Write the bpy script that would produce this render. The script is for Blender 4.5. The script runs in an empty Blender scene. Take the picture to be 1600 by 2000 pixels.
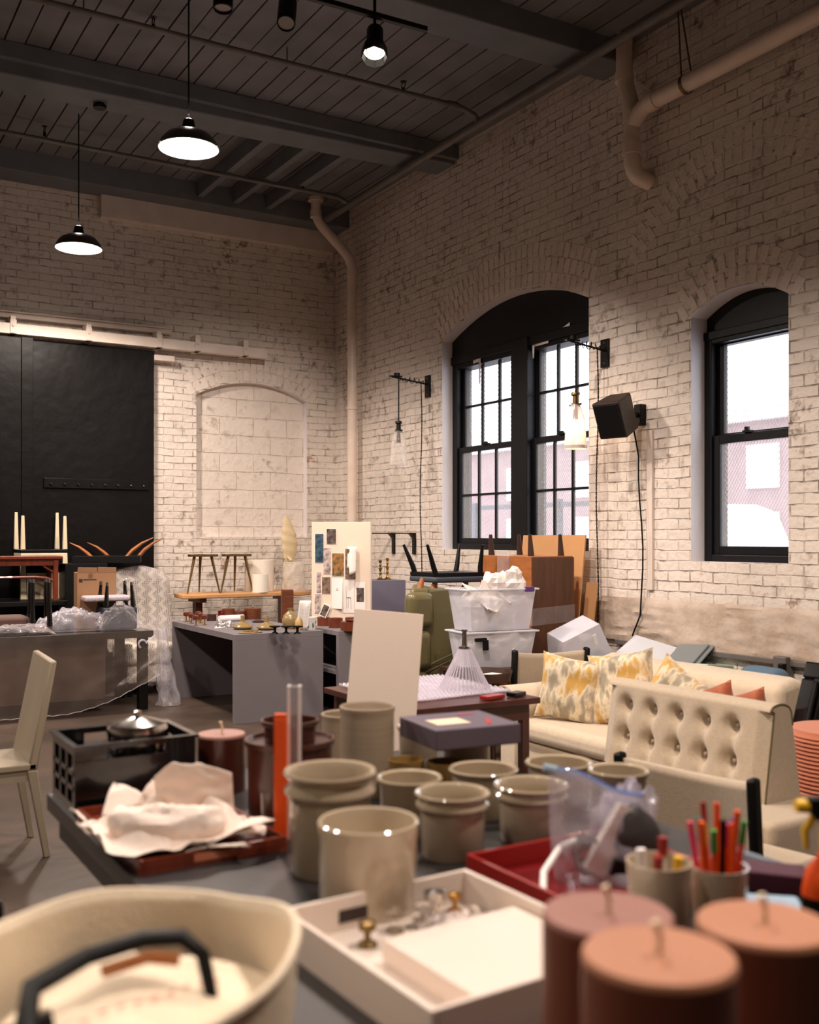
import bpy, math, random
from math import sin, cos, pi, radians, sqrt, atan2, tan
from mathutils import Vector, Matrix, noise
random.seed(7)
S = bpy.context.scene
C = S.collection
# ------------------------------------------------------------------ camera
HC, YAW, FP, HY = 1.52, radians(31), 2011.0, 1050.0   # eye height, heading, focal length in px, horizon row
SA, CA = sin(YAW), cos(YAW)
cd = bpy.data.cameras.new('camera'); cam = bpy.data.objects.new('camera', cd); C.objects.link(cam); S.camera = cam
cam.location = (0, 0, HC); cam.rotation_euler = (pi/2, 0, -YAW)
cd.sensor_fit = 'VERTICAL'; cd.sensor_height = 36; cd.sensor_width = 28.8; cd.lens = FP/2000*36
cd.shift_y = (HY-1000)/2000; cd.clip_start = .02; cd.clip_end = 200
cd.dof.use_dof = True; cd.dof.focus_distance = 8.2; cd.dof.aperture_fstop = 2.3
# ------------------------------------------------------------------ view + world + lights
S.view_settings.view_transform = 'Standard'; S.view_settings.look = 'None'; S.view_settings.gamma = 1
S.view_settings.use_curve_mapping = False; S.view_settings.exposure = 0.0
S.cycles.use_denoising = True; S.cycles.max_bounces = 7; S.cycles.diffuse_bounces = 4; S.cycles.glossy_bounces = 3
S.cycles.transmission_bounces = 6; S.cycles.transparent_max_bounces = 12; S.cycles.sample_clamp_indirect = 4; S.cycles.caustics_reflective = False; S.cycles.caustics_refractive = False
w = bpy.data.worlds.new('overcast_sky'); S.world = w; w.use_nodes = True
w.node_tree.nodes['Background'].inputs[0].default_value = (.86, .9, 1, 1)
w.node_tree.nodes['Background'].inputs[1].default_value = 6.5
WARM = (1.0, .84, .73)
def lamp(name, kind, loc, power, color=WARM, rot=(0,0,0), **kw):
    l = bpy.data.lights.new(name, kind); l.energy = power; l.color = color
    for k, v in kw.items(): setattr(l, k, v)
    o = bpy.data.objects.new(name, l); C.objects.link(o); o.location = loc; o.rotation_euler = rot
    return o
def aim(o, target):
    d = Vector(target)-o.location; o.rotation_euler = d.to_track_quat('-Z', 'Y').to_euler()
PEND_W, TRACK_W = 100, 200
# pendants of the same row and of the next rows, outside the frame (the two in view carry their own light further down)
for k, (x, y, q) in enumerate([(2.25, 3.85, .75), (2.25, 1.0, .8), (-.9, 9.4, .8), (-.9, 6.6, .6), (-.9, 3.8, .4), (-.9, 1.0, .25)]):
    lamp('pendant_light', 'SPOT', (x, y, 4.12), PEND_W*4.5*q, spot_size=radians(150), spot_blend=.5, shadow_soft_size=.12)
# track heads above the camera throwing light on the corner and on the tables
for src, tgt, p, sz in [((3.4, 5.5, 4.9), (4.3, 10.85, 1.2), 2.2, 52), ((3.0, 5.5, 4.9), (5.5, 7.2, .7), 1.6, 60), ((2.2, 3.6, 4.9), (5.3, 4.2, .8), .7, 55),
                    ((.6, 2.6, 4.9), (1.5, 1.9, .75), .42, 60), ((3.2, 4.4, 4.9), (3.3, 8.6, .6), .7, 44)]:
    o = lamp('track_spot_light', 'SPOT', src, TRACK_W*p, color=(1, .85, .76), spot_size=radians(sz), spot_blend=.7, shadow_soft_size=.05); aim(o, tgt)
# ------------------------------------------------------------------ helpers
def cw(xc, d): return (xc*CA+d*SA, -xc*SA+d*CA)                      # camera side/depth -> world x, y
def at(px, d, z=None, py=None):
    x, y = cw((px-800)/FP*d, d)
    if py is not None: z = HC-(py-HY)/FP*d
    return (x, y, z)
def s2l(c): return tuple(((v/255)/12.92 if v/255 <= .04045 else ((v/255+.055)/1.055)**2.4) for v in c)
MATS = {}
def mat(name, col, rough=.6, metal=0, var=.0, vscale=8, bump=0, bscale=60, coat=0, sheen=0, trans=0, alpha=1, emit=None, es=0, col2=None, stretch=None, ior=1.45, spec=.5):
    if name in MATS: return MATS[name]
    m = bpy.data.materials.new(name); m.use_nodes = True; nt = m.node_tree; b = nt.nodes['Principled BSDF']
    c = s2l(col); b.inputs['Base Color'].default_value = (*c, 1); b.inputs['Roughness'].default_value = rough; b.inputs['Metallic'].default_value = metal
    b.inputs['Specular IOR Level'].default_value = spec; b.inputs['Coat Weight'].default_value = coat; b.inputs['Sheen Weight'].default_value = sheen
    b.inputs['Transmission Weight'].default_value = trans; b.inputs['Alpha'].default_value = alpha; b.inputs['IOR'].default_value = ior
    if emit: b.inputs['Emission Color'].default_value = (*emit, 1); b.inputs['Emission Strength'].default_value = es
    if var or bump or col2:
        tc = nt.nodes.new('ShaderNodeTexCoord'); mp = nt.nodes.new('ShaderNodeMapping'); nt.links.new(tc.outputs['Object'], mp.inputs[0])
        if stretch: mp.inputs['Scale'].default_value = stretch
        n = nt.nodes.new('ShaderNodeTexNoise'); n.inputs['Scale'].default_value = vscale; n.inputs['Detail'].default_value = 6; nt.links.new(mp.outputs[0], n.inputs[0])
        if var or col2:
            r = nt.nodes.new('ShaderNodeValToRGB'); nt.links.new(n.outputs[0], r.inputs[0])
            a = s2l(col2) if col2 else tuple(v*(1-var) for v in c)
            bb = c if col2 else tuple(min(1, v*(1+var)) for v in c)
            r.color_ramp.elements[0].color = (*a, 1); r.color_ramp.elements[1].color = (*bb, 1)
            r.color_ramp.elements[0].position = .35; r.color_ramp.elements[1].position = .65
            nt.links.new(r.outputs[0], b.inputs['Base Color'])
        if bump:
            n2 = nt.nodes.new('ShaderNodeTexNoise'); n2.inputs['Scale'].default_value = bscale; nt.links.new(mp.outputs[0], n2.inputs[0])
            bp = nt.nodes.new('ShaderNodeBump'); bp.inputs['Strength'].default_value = bump; bp.inputs['Distance'].default_value = .01
            nt.links.new(n2.outputs[0], bp.inputs['Height']); nt.links.new(bp.outputs[0], b.inputs['Normal'])
    MATS[name] = m; return m
def film(name, col, amount, rough=.15, detail=14):
    """thin clear plastic: see-through with a glossy, slightly milky skin"""
    m = bpy.data.materials.new(name); m.use_nodes = True; nt = m.node_tree; b = nt.nodes['Principled BSDF']; out = nt.nodes['Material Output']
    b.inputs['Base Color'].default_value = (*s2l(col), 1); b.inputs['Roughness'].default_value = rough; b.inputs['Specular IOR Level'].default_value = 1.0
    t = nt.nodes.new('ShaderNodeBsdfTransparent'); mx = nt.nodes.new('ShaderNodeMixShader')
    tc = nt.nodes.new('ShaderNodeTexCoord'); n = nt.nodes.new('ShaderNodeTexNoise'); n.inputs['Scale'].default_value = detail; n.inputs['Detail'].default_value = 5
    nt.links.new(tc.outputs['Object'], n.inputs[0])
    lw = nt.nodes.new('ShaderNodeLayerWeight'); lw.inputs[0].default_value = .35
    ma = nt.nodes.new('ShaderNodeMath'); ma.operation = 'MULTIPLY_ADD'; ma.inputs[1].default_value = .5
    nt.links.new(lw.outputs['Facing'], ma.inputs[0])
    mb = nt.nodes.new('ShaderNodeMath'); mb.operation = 'MULTIPLY'; mb.inputs[1].default_value = amount*2; nt.links.new(n.outputs[0], mb.inputs[0]); nt.links.new(mb.outputs[0], ma.inputs[2])
    ma.use_clamp = True
    nt.links.new(ma.outputs[0], mx.inputs[0]); nt.links.new(t.outputs[0], mx.inputs[1]); nt.links.new(b.outputs[0], mx.inputs[2]); nt.links.new(mx.outputs[0], out.inputs[0])
    MATS[name] = m; return m
class MB:
    def __init__(s): s.v = []; s.f = []; s.m = Matrix.Identity(4)
    def at(s, loc=(0,0,0), rx=0, ry=0, rz=0, sc=1):
        s.m = Matrix.Translation(loc) @ Matrix.Rotation(rz, 4, 'Z') @ Matrix.Rotation(ry, 4, 'Y') @ Matrix.Rotation(rx, 4, 'X') @ Matrix.Scale(sc, 4); return s
    def add(s, vs, fs):
        o = len(s.v); s.v += [tuple(s.m @ Vector(p)) for p in vs]; s.f += [tuple(i+o for i in f) for f in fs]; return s
    def box(s, x0, y0, z0, x1, y1, z1):
        v = [(x0,y0,z0),(x1,y0,z0),(x1,y1,z0),(x0,y1,z0),(x0,y0,z1),(x1,y0,z1),(x1,y1,z1),(x0,y1,z1)]
        return s.add(v, [(0,3,2,1),(4,5,6,7),(0,1,5,4),(1,2,6,5),(2,3,7,6),(3,0,4,7)])
    def hexa(s, b, t): return s.add(list(b)+list(t), [(0,3,2,1),(4,5,6,7),(0,1,5,4),(1,2,6,5),(2,3,7,6),(3,0,4,7)])   # bottom and top quads
    def bar(s, a, b, w, h, up=(0,0,1)):
        a, b = Vector(a), Vector(b); d = (b-a).normalized(); u = Vector(up)
        if abs(d.dot(u)) > .95: u = Vector((1,0,0))
        x = d.cross(u).normalized(); y = x.cross(d).normalized()
        q = lambda p: [tuple(p+x*i*w/2+y*j*h/2) for i, j in ((-1,-1),(1,-1),(1,1),(-1,1))]
        return s.add(q(a)+q(b), [(0,1,2,3),(7,6,5,4),(0,4,5,1),(1,5,6,2),(2,6,7,3),(3,7,4,0)])
    def tube(s, pts, r, n=12, cap=True, sq=1):
        pts = [Vector(p) for p in pts]; rs = r if isinstance(r, (list, tuple)) else [r]*len(pts); vs = []; fs = []
        t0 = (pts[1]-pts[0]).normalized(); u = Vector((0,0,1)) if abs(t0.z) < .9 else Vector((1,0,0)); x = t0.cross(u).normalized()
        for i, p in enumerate(pts):
            t = (pts[min(i+1, len(pts)-1)]-pts[max(i-1, 0)]).normalized(); x = (x-t*x.dot(t)).normalized(); y = t.cross(x)
            for k in range(n):
                a = 2*pi*k/n; vs.append(tuple(p+(x*cos(a)+y*sin(a)*sq)*rs[i]))
        for i in range(len(pts)-1):
            for k in range(n):
                a, b = i*n+k, i*n+(k+1) % n; fs.append((a, b, b+n, a+n))
        if cap: fs += [tuple(range(n))[::-1], tuple((len(pts)-1)*n+k for k in range(n))]
        return s.add(vs, fs)
    def lathe(s, prof, n=40, c=(0,0), squash=1, cap=False):
        vs = []; fs = []
        for r, z in prof:
            for k in range(n):
                a = 2*pi*k/n; vs.append((c[0]+r*cos(a), c[1]+r*sin(a)*squash, z))
        for i in range(len(prof)-1):
            for k in range(n):
                a, b = i*n+k, i*n+(k+1) % n; fs.append((a, b, b+n, a+n))
        if cap: fs += [tuple(range(n))[::-1], tuple((len(prof)-1)*n+k for k in range(n))]
        return s.add(vs, fs)
    def ball(s, c, rx, ry=None, rz=None, n=20, m=12):
        ry = ry or rx; rz = rz or rx
        vs = []; fs = []
        for i in range(m+1):
            t = pi*i/m
            for k in range(n):
                a = 2*pi*k/n; vs.append((c[0]+rx*sin(t)*cos(a), c[1]+ry*sin(t)*sin(a), c[2]-rz*cos(t)))
        for i in range(m):
            for k in range(n):
                a, b = i*n+k, i*n+(k+1) % n; fs.append((a, b, b+n, a+n))
        return s.add(vs, fs)
    def grid(s, f, nu, nv, closeu=False):
        vs = [f(i/nu, j/nv) for j in range(nv+1) for i in range(nu+(0 if closeu else 1))]; w = nu if closeu else nu+1; fs = []
        for j in range(nv):
            for i in range(nu):
                i2 = (i+1) % w; fs.append((j*w+i, j*w+i2, (j+1)*w+i2, (j+1)*w+i))
        return s.add(vs, fs)
    def prism(s, poly, z0, z1):
        n = len(poly); return s.add([(x, y, z0) for x, y in poly]+[(x, y, z1) for x, y in poly], [tuple(range(n))[::-1], tuple(range(n, 2*n))]+[(i, (i+1) % n, (i+1) % n+n, i+n) for i in range(n)])
def link(name, mb, m, parent=None, bevel=0, seg=2, smooth=True, solid=0, sub=0):
    me = bpy.data.meshes.new(name); me.from_pydata(mb.v, [], mb.f); me.validate(); me.update()
    if smooth:
        me.polygons.foreach_set('use_smooth', [True]*len(me.polygons)); me.set_sharp_from_angle(angle=radians(38))
    o = bpy.data.objects.new(name, me); C.objects.link(o)
    if isinstance(m, str): m = MATS[m]
    me.materials.append(m)
    if parent: o.parent = parent
    if sub: q = o.modifiers.new('s', 'SUBSURF'); q.levels = sub; q.render_levels = sub
    if solid: q = o.modifiers.new('t', 'SOLIDIFY'); q.thickness = solid
    if bevel: q = o.modifiers.new('b', 'BEVEL'); q.width = bevel; q.segments = seg; q.limit_method = 'ANGLE'; q.angle_limit = radians(40)
    return o
def tag(o, label, cat, group=None, loc=None, rz=None):
    o['label'] = label; o['category'] = cat
    if group: o['group'] = group
    if loc: o.location = loc
    if rz is not None: o.rotation_euler.z = rz
    return o
def thing(name, label, cat, loc=(0,0,0), rz=0, group=None):
    o = bpy.data.objects.new(name, None); C.objects.link(o); o.empty_display_size = .1
    return tag(o, label, cat, group, loc, rz)
def struct(name, mb, m, parent=None, **k):
    o = link(name, mb, m, parent, **k)
    if not parent: o['kind'] = 'structure'
    return o
def dup(root, loc, rz=None, label=None, group=None):
    def cp(o, par):
        c = o.copy(); C.objects.link(c); c.parent = par
        for ch in list(o.children): cp(ch, c)
        return c
    r = cp(root, None); r.location = loc
    if rz is not None: r.rotation_euler.z = rz
    if label: r['label'] = label
    if group: r['group'] = group
    return r
def nz(x, y, z=0, s=1): return noise.noise(Vector((x*s, y*s, z*s)))
# ------------------------------------------------------------------ materials
def brick_mat(name, axis, bw, bh, mortar, col, dark, red, patch=.0, rough_low=False, contrast=.6):
    m = bpy.data.materials.new(name); m.use_nodes = True; nt = m.node_tree; N = nt.nodes; L = nt.links; b = N['Principled BSDF']
    b.inputs['Roughness'].default_value = .62
    tc = N.new('ShaderNodeTexCoord'); sp = N.new('ShaderNodeSeparateXYZ'); L.new(tc.outputs['Object'], sp.inputs[0])
    cb = N.new('ShaderNodeCombineXYZ'); L.new(sp.outputs[axis], cb.inputs[0]); L.new(sp.outputs[2], cb.inputs[1])
    nd = N.new('ShaderNodeTexNoise'); nd.inputs['Scale'].default_value = 3; nd.inputs['Detail'].default_value = 5; L.new(tc.outputs['Object'], nd.inputs[0])
    sub = N.new('ShaderNodeVectorMath'); sub.operation = 'SUBTRACT'; sub.inputs[1].default_value = (.5,.5,.5); L.new(nd.outputs['Color'], sub.inputs[0])
    sc = N.new('ShaderNodeVectorMath'); sc.operation = 'SCALE'; sc.inputs['Scale'].default_value = .035; L.new(sub.outputs[0], sc.inputs[0])
    ad = N.new('ShaderNodeVectorMath'); L.new(cb.outputs[0], ad.inputs[0]); L.new(sc.outputs[0], ad.inputs[1])
    br = N.new('ShaderNodeTexBrick'); br.inputs['Scale'].default_value = 1; br.inputs['Brick Width'].default_value = bw; br.inputs['Row Height'].default_value = bh
    br.inputs['Mortar Size'].default_value = mortar; br.inputs['Mortar Smooth'].default_value = .6; br.inputs['Color1'].default_value = (.5,.5,.5,1); br.inputs['Color2'].default_value = (1,1,1,1); br.inputs['Mortar'].default_value = (.7,.7,.7,1)
    L.new(ad.outputs[0], br.inputs[0])
    def noi(scale, detail=6, lo=.4, hi=.6):
        n = N.new('ShaderNodeTexNoise'); n.inputs['Scale'].default_value = scale; n.inputs['Detail'].default_value = detail; n.inputs['Roughness'].default_value = .62; L.new(tc.outputs['Object'], n.inputs[0])
        r = N.new('ShaderNodeMapRange'); r.inputs['From Min'].default_value = lo; r.inputs['From Max'].default_value = hi; L.new(n.outputs[0], r.inputs[0]); return r.outputs[0]
    def mul(a, bb):
        q = N.new('ShaderNodeMath'); q.operation = 'MULTIPLY'; q.use_clamp = True
        for i, v in enumerate((a, bb)):
            if isinstance(v, (int, float)): q.inputs[i].default_value = v
            else: L.new(v, q.inputs[i])
        return q.outputs[0]
    def mix(f, a, bb):
        q = N.new('ShaderNodeMix'); q.data_type = 'RGBA'
        for i, v in ((0, f), (6, a), (7, bb)):
            if isinstance(v, tuple): q.inputs[i].default_value = (*v, 1)
            elif isinstance(v, (int, float)): q.inputs[i].default_value = v
            else: L.new(v, q.inputs[i])
        return q.outputs[2]
    base = mix(noi(1.3, 4, .3, .7), s2l(col), tuple(v*.86 for v in s2l(col)))
    tint = N.new('ShaderNodeMix'); tint.data_type = 'RGBA'; tint.blend_type = 'MULTIPLY'; tint.inputs[0].default_value = .13; L.new(base, tint.inputs[6]); L.new(br.outputs[0], tint.inputs[7]); base = tint.outputs[2]
    crack = mul(mul(br.outputs['Fac'], noi(7, 7, .47, .62)), contrast)
    base = mix(crack, base, s2l(dark))
    grime = mul(mul(noi(11, 10, .54, .66), noi(1.1, 4, .42, .6)), .75); base = mix(grime, base, s2l(dark))
    if patch:
        pm = mul(noi(5.5, 8, .66-patch*.1, .74-patch*.1), .7)
        if rough_low:      # worn paint below window height
            zr = N.new('ShaderNodeMapRange'); zr.inputs['From Min'].default_value = 1.75; zr.inputs['From Max'].default_value = 1.15; L.new(sp.outputs[2], zr.inputs[0])
            pm = mul(pm, zr.outputs[0])
        base = mix(pm, base, s2l(red))
    L.new(base, b.inputs['Base Color'])
    h = N.new('ShaderNodeMath'); h.operation = 'MULTIPLY_ADD'; h.inputs[1].default_value = -.75; L.new(br.outputs['Fac'], h.inputs[0])
    n3 = N.new('ShaderNodeTexNoise'); n3.inputs['Scale'].default_value = 22; n3.inputs['Detail'].default_value = 8; L.new(tc.outputs['Object'], n3.inputs[0]); L.new(n3.outputs[0], h.inputs[2])
    n4 = N.new('ShaderNodeTexNoise'); n4.inputs['Scale'].default_value = 5; n4.inputs['Detail'].default_value = 3; L.new(tc.outputs['Object'], n4.inputs[0])
    h2 = N.new('ShaderNodeMath'); h2.operation = 'MULTIPLY_ADD'; h2.inputs[1].default_value = .9; L.new(n4.outputs[0], h2.inputs[0]); L.new(h.outputs[0], h2.inputs[2])
    bp = N.new('ShaderNodeBump'); bp.inputs['Strength'].default_value = .75; bp.inputs['Distance'].default_value = .013; L.new(h2.outputs[0], bp.inputs['Height']); L.new(bp.outputs[0], b.inputs['Normal'])
    MATS[name] = m; return m
brick_mat('brick_right', 1, .215, .075, .007, (232,220,208), (92,72,60), (150,92,66), .5, True, .75)
brick_mat('brick_back', 0, .215, .075, .007, (232,220,208), (92,72,60), (150,92,66), .25, False, .7)
brick_mat('block_infill', 0, .41, .205, .008, (236,224,212), (170,150,132), (200,180,160), 0, False, .5)
mat('arch_brick', (226,214,202), .65, var=.08, vscale=6, bump=.5, bscale=30)
mat('reveal_paint', (226,220,220), .6, bump=.4, bscale=25)
mat('grey_ceiling', (112,110,112), .7, var=.12, vscale=3)
mat('beam_grey', (106,108,112), .65, var=.1, vscale=4)
mat('trim_white', (218,204,192), .6, var=.06, vscale=5, bump=.2)
mat('pvc', (226,208,192), .35, var=.05, vscale=6); mat('pipe_grey', (104,98,94), .5, metal=.1, var=.1)
mat('black_door', (7,5,5), .42, spec=.22, var=.4, vscale=3, bump=.35, bscale=9)
mat('window_black', (16,16,19), .4, spec=.3, bump=.15, bscale=20); mat('black', (10,9,9), .5, spec=.25); mat('black_metal', (24,21,20), .38, metal=.6)
mat('black_gloss', (12,11,12), .18, coat=.4); mat('chrome', (210,205,200), .15, metal=1); mat('brass', (186,142,72), .25, metal=1); mat('old_brass', (122,100,62), .38, metal=.9)
mat('walnut', (98,52,30), .38, var=.25, vscale=6, stretch=(1,1,9)); mat('red_wood', (112,48,30), .3, var=.2, vscale=5, stretch=(7,1,1), coat=.3)
mat('cherry', (160,98,54), .4, var=.18, vscale=4, stretch=(1,1,5)); mat('oak', (196,146,98), .5, var=.15, vscale=4, stretch=(1,6,6)); mat('dark_walnut', (60,36,26), .4, var=.2, vscale=6)
mat('cream_lacquer', (222,208,176), .35, var=.03); mat('grey_chair', (150,138,118), .4, var=.06, vscale=3, stretch=(3,3,.4))
mat('grey_panel', (120,114,118), .55, var=.02, bump=.05, bscale=200); mat('violet_grey', (104,100,116), .6, var=.02)
mat('foam_board', (226,208,192), .75, bump=.1, bscale=250); mat('linen_board', (222,204,184), .8, bump=.15, bscale=300)
mat('linen', (186,168,144), .85, sheen=.4, bump=.3, bscale=260, var=.05, vscale=60); mat('cream_linen', (212,194,168), .85, sheen=.4, bump=.25, bscale=260, var=.04, vscale=40)
mat('ikat', (208,160,66), .6, col2=(190,178,156), vscale=11, stretch=(1,1,.45), sheen=.3); mat('rust_fabric', (176,96,58), .7, col2=(150,78,48), vscale=14, sheen=.3)
mat('olive', (104,96,64), .35, var=.12, vscale=3, coat=.15); mat('piping', (96,88,58), .5)
mat('canvas', (236,220,194), .85, var=.05, vscale=6, bump=.3, bscale=160); mat('paper', (232,224,218), .8, bump=.1, bscale=40); mat('tissue', (232,216,204), .75, bump=.2, bscale=12)
mat('cardboard', (156,118,86), .8, var=.05, vscale=4); mat('kraft', (196,148,100), .8, var=.06, vscale=2)
mat('glaze', (176,160,136), .09, var=.06, vscale=4, coat=.6); mat('glaze_pale', (198,182,158), .09, var=.05, vscale=3, coat=.6); mat('stoneware', (164,146,124), .5, var=.08, vscale=5, stretch=(.3,.3,14))
mat('glaze_in', (150,138,116), .2, coat=.5); mat('gold_glaze', (150,118,66), .2, coat=.5)
mat('terracotta', (118,62,42), .55, var=.08, vscale=5); mat('wax_pink', (150,104,92), .5, var=.03); mat('wax_peach', (180,124,94), .5, var=.03); mat('wick', (232,212,180), .8)
mat('brown_glaze', (66,30,20), .3, coat=.3); mat('red_lacquer', (150,28,22), .35, coat=.2); mat('orange', (240,86,20), .4); mat('yellow', (230,180,30), .4)
mat('table_top', (38,34,34), .5, var=.2, vscale=5, coat=.2); mat('white_lacquer', (232,218,206), .3); mat('box_violet', (92,80,92), .6); mat('cream_print', (222,206,176), .6); mat('red_print', (170,40,44), .6)
mat('clear_glass', (250,248,245), .03, trans=1, ior=1.3); mat('acrylic', (236,232,236), .12, trans=.75, ior=1.2); mat('ribbed_glass', (226,222,234), .08, trans=.82, ior=1.3)
mat('steel', (140,136,132), .28, metal=1); mat('ochre_glaze', (142,120,78), .25, coat=.4, var=.12, vscale=8); mat('mushroom_wood', (92,40,24), .18, coat=.5)
mat('drum_shade', (240,230,214), .7); mat('leaf_cream', (216,196,156), .55, bump=.3, bscale=30); mat('tub', (236,236,246), .35, alpha=.42); mat('lid_tub', (220,224,232), .3, alpha=.8)
mat('grey_lid', (120,126,128), .4); mat('mint', (168,186,170), .4); mat('purple', (88,50,120), .4); mat('blue', (60,100,170), .5); mat('pale_blue', (150,176,196), .5); mat('plum', (70,20,40), .5)
mat('salmon', (190,112,80), .7, sheen=.3); mat('blue_denim', (84,108,128), .8); mat('mirror', (200,190,176), .04, metal=1); mat('slate', (60,66,78), .6); mat('brown_cloth', (92,66,58), .8, sheen=.3)
mat('green', (60,150,60), .5); mat('pink', (220,60,100), .5); mat('teal', (40,90,90), .5); mat('maroon', (110,14,18), .3, coat=.3)
mat('white', (238,234,230), .5); mat('photo_dark', (40,34,34), .4, col2=(120,104,96), vscale=26); mat('photo_blue', (70,96,112), .4, col2=(30,44,58), vscale=26); mat('photo_room', (150,120,100), .4, col2=(70,60,56), vscale=26)
mat('photo_warm', (176,120,70), .4, col2=(70,74,50), vscale=26); mat('photo_pale', (206,190,180), .4, col2=(120,100,98), vscale=26); mat('photo_olive', (92,86,30), .4); mat('ink', (54,40,36), .6)
film('clear_film', (232,224,228), .07, .12); film('milky_film', (232,226,236), .22, .22); film('lit_glass', (246,234,230), .30, .1, 3); film('ribbed_clear', (226,222,236), .10, .06); film('drape_film', (190,172,160), .12, .14, 4); film('bag_film', (222,218,232), .3, .18)

mat('dark_slate', (44,48,58), .6)
# ------------------------------------------------------------------ room shell
WX, WY, CZ, XL, YB = 5.5, 10.85, 5.28, -6.5, -4.5
struct('floor', MB().box(XL-.2, YB-.2, -.1, WX+.4, WY+.3, 0), mat('floor_concrete', (76,63,54), .42, var=.3, vscale=1.6, bump=.25, bscale=14), smooth=False)
def arch_z(o, u): # opening = (u0,u1,z0,zs,rise,depth)
    t = (u-o[0])/(o[1]-o[0])*2-1; return o[3]+o[4]*(1-t*t)
def wall_mesh(u0, u1, ztop, ops, P):
    ztop += .12
    """P(u, z, depth) -> xyz ; a wall face with arched openings and their reveals"""
    m = MB(); rv = MB(); cur = u0
    q = lambda mm, *p: mm.add([P(*a) for a in p], [(0,1,2,3)])
    for o in sorted(ops):
        q(m, (cur,0,0), (o[0],0,0), (o[0],ztop,0), (cur,ztop,0)); cur = o[1]
        n = 16
        for i in range(n):
            a, b = o[0]+(o[1]-o[0])*i/n, o[0]+(o[1]-o[0])*(i+1)/n
            q(m, (a,0,0), (b,0,0), (b,o[2],0), (a,o[2],0)); q(m, (a,arch_z(o,a),0), (b,arch_z(o,b),0), (b,ztop,0), (a,ztop,0))
            q(rv, (a,arch_z(o,a),0), (b,arch_z(o,b),0), (b,arch_z(o,b),o[5]), (a,arch_z(o,a),o[5]))
        q(rv, (o[0],o[2],0), (o[1],o[2],0), (o[1],o[2],o[5]), (o[0],o[2],o[5]))
        for u in (o[0], o[1]): q(rv, (u,o[2],0), (u,o[3],0), (u,o[3],o[5]), (u,o[2],o[5]))
    q(m, (cur,0,0), (u1,0,0), (u1,ztop,0), (cur,ztop,0)); return m, rv
W1 = (6.354, 8.53, 1.405, 3.45, .25, .34); W2 = (4.42, 5.256, 1.35, 3.09, .13, .34); RC = (3.80, 5.13, 1.53, 3.09, .17, .09)
m, rv = wall_mesh(YB, WY, CZ, [W1, W2], lambda u, z, d: (WX+d, u, z))
wr = struct('wall_right', m, 'brick_right', smooth=False); struct('window_reveal', rv, 'reveal_paint', wr, smooth=False)
m, rv = wall_mesh(XL, WX, CZ, [RC], lambda u, z, d: (u, WY+d, z))
wb = struct('wall_back', m, 'brick_back', smooth=False); struct('recess_reveal', rv, 'reveal_paint', wb, smooth=False)
m = MB(); n = 16
for i in range(n):
    a, b = RC[0]+(RC[1]-RC[0])*i/n, RC[0]+(RC[1]-RC[0])*(i+1)/n
    m.add([(a,WY+.09,RC[2]), (b,WY+.09,RC[2]), (b,WY+.09,arch_z(RC,b)), (a,WY+.09,arch_z(RC,a))], [(0,1,2,3)])
struct('block_infill', m, 'block_infill', wb, smooth=False)
struct('wall_left', MB().box(XL-.2, YB, 0, XL, WY, CZ), 'brick_right', smooth=False)
struct('wall_front', MB().box(XL, YB-.2, 0, WX, YB, CZ), 'brick_back', smooth=False)
# rowlock bricks round the arches, part of the walls
def arch_ring(o, P, rows, parent, name, dz=.012):
    m = MB(); rnd = random.Random(3)
    L = o[1]-o[0]; n = int(L/.078)
    for r in range(rows):
        for i in range(-1, n+1):
            u = o[0]+L*(i+.5)/n; t = (u-o[0])/L*2-1; z = o[3]+o[4]*(1-t*t)+.02+r*.13; sl = -o[4]*2*t*2/L
            un = Vector((-sl, 1)).normalized(); ta = Vector((1, sl)).normalized(); c = Vector((u, z)); w = .033; h = .115; e = dz*(.4+rnd.random()*.9)
            b = [c-ta*w, c+ta*w, c+ta*w+un*h, c-ta*w+un*h]
            m.hexa([P(p.x, p.y, .03) for p in b], [P(p.x, p.y, -e) for p in b])
    struct(name, m, 'arch_brick', parent, bevel=.004, smooth=False)
PR = lambda u, z, d: (WX+d, u, z); PB = lambda u, z, d: (u, WY+d, z)
arch_ring(W1, PR, 3, wr, 'brick_arch', .006); arch_ring(W2, PR, 2, wr, 'brick_arch', .006); arch_ring(RC, PB, 2, wb, 'brick_arch', .006)
arch_ring((3.9, 5.75, 0, 3.62, .42, 0), PR, 2, wr, 'relieving_arch', .004)
# ceiling planks, beams
m = MB(); x = XL; rnd = random.Random(5)
m.box(XL-.2, YB-.2, CZ+.03, WX+.4, WY+.3, CZ+.2)
while x < WX+.3:
    wd = .145+rnd.random()*.05; m.box(x, YB-.2, CZ+rnd.random()*.006, x+wd-.013, WY+.3, CZ+.05); x += wd
struct('ceiling', m, 'grey_ceiling', smooth=False)
def beam(name, y0, y1, z0, z1, x0=XL, x1=WX, tilt=.05, ledge=True):
    m = MB(); zt = CZ+.02
    m.hexa([(x0,y0,z0-tilt*2), (x1,y0,z1), (x1,y1,z1), (x0,y1,z0-tilt*2)], [(x0,y0,zt), (x1,y0,zt), (x1,y1,zt), (x0,y1,zt)])
    return struct(name, m, 'beam_grey', bevel=.012, smooth=False)
for i, (y0, y1) in enumerate([(8.29, 8.63), (5.86, 6.18), (3.35, 3.68), (.85, 1.18), (-1.65, -1.3)]): beam('trim_%d' % (i+1), y0, y1, 5.0, 5.12)
t3 = bpy.data.objects['trim_1']; m = MB().box(-2, 8.23, 5.15, WX, 8.29, CZ); struct('beam_cleat', m, 'beam_grey', t3, bevel=.006, smooth=False)
beam('trim_6', 10.5, WY, 5.07, 5.07, tilt=0)
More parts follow.
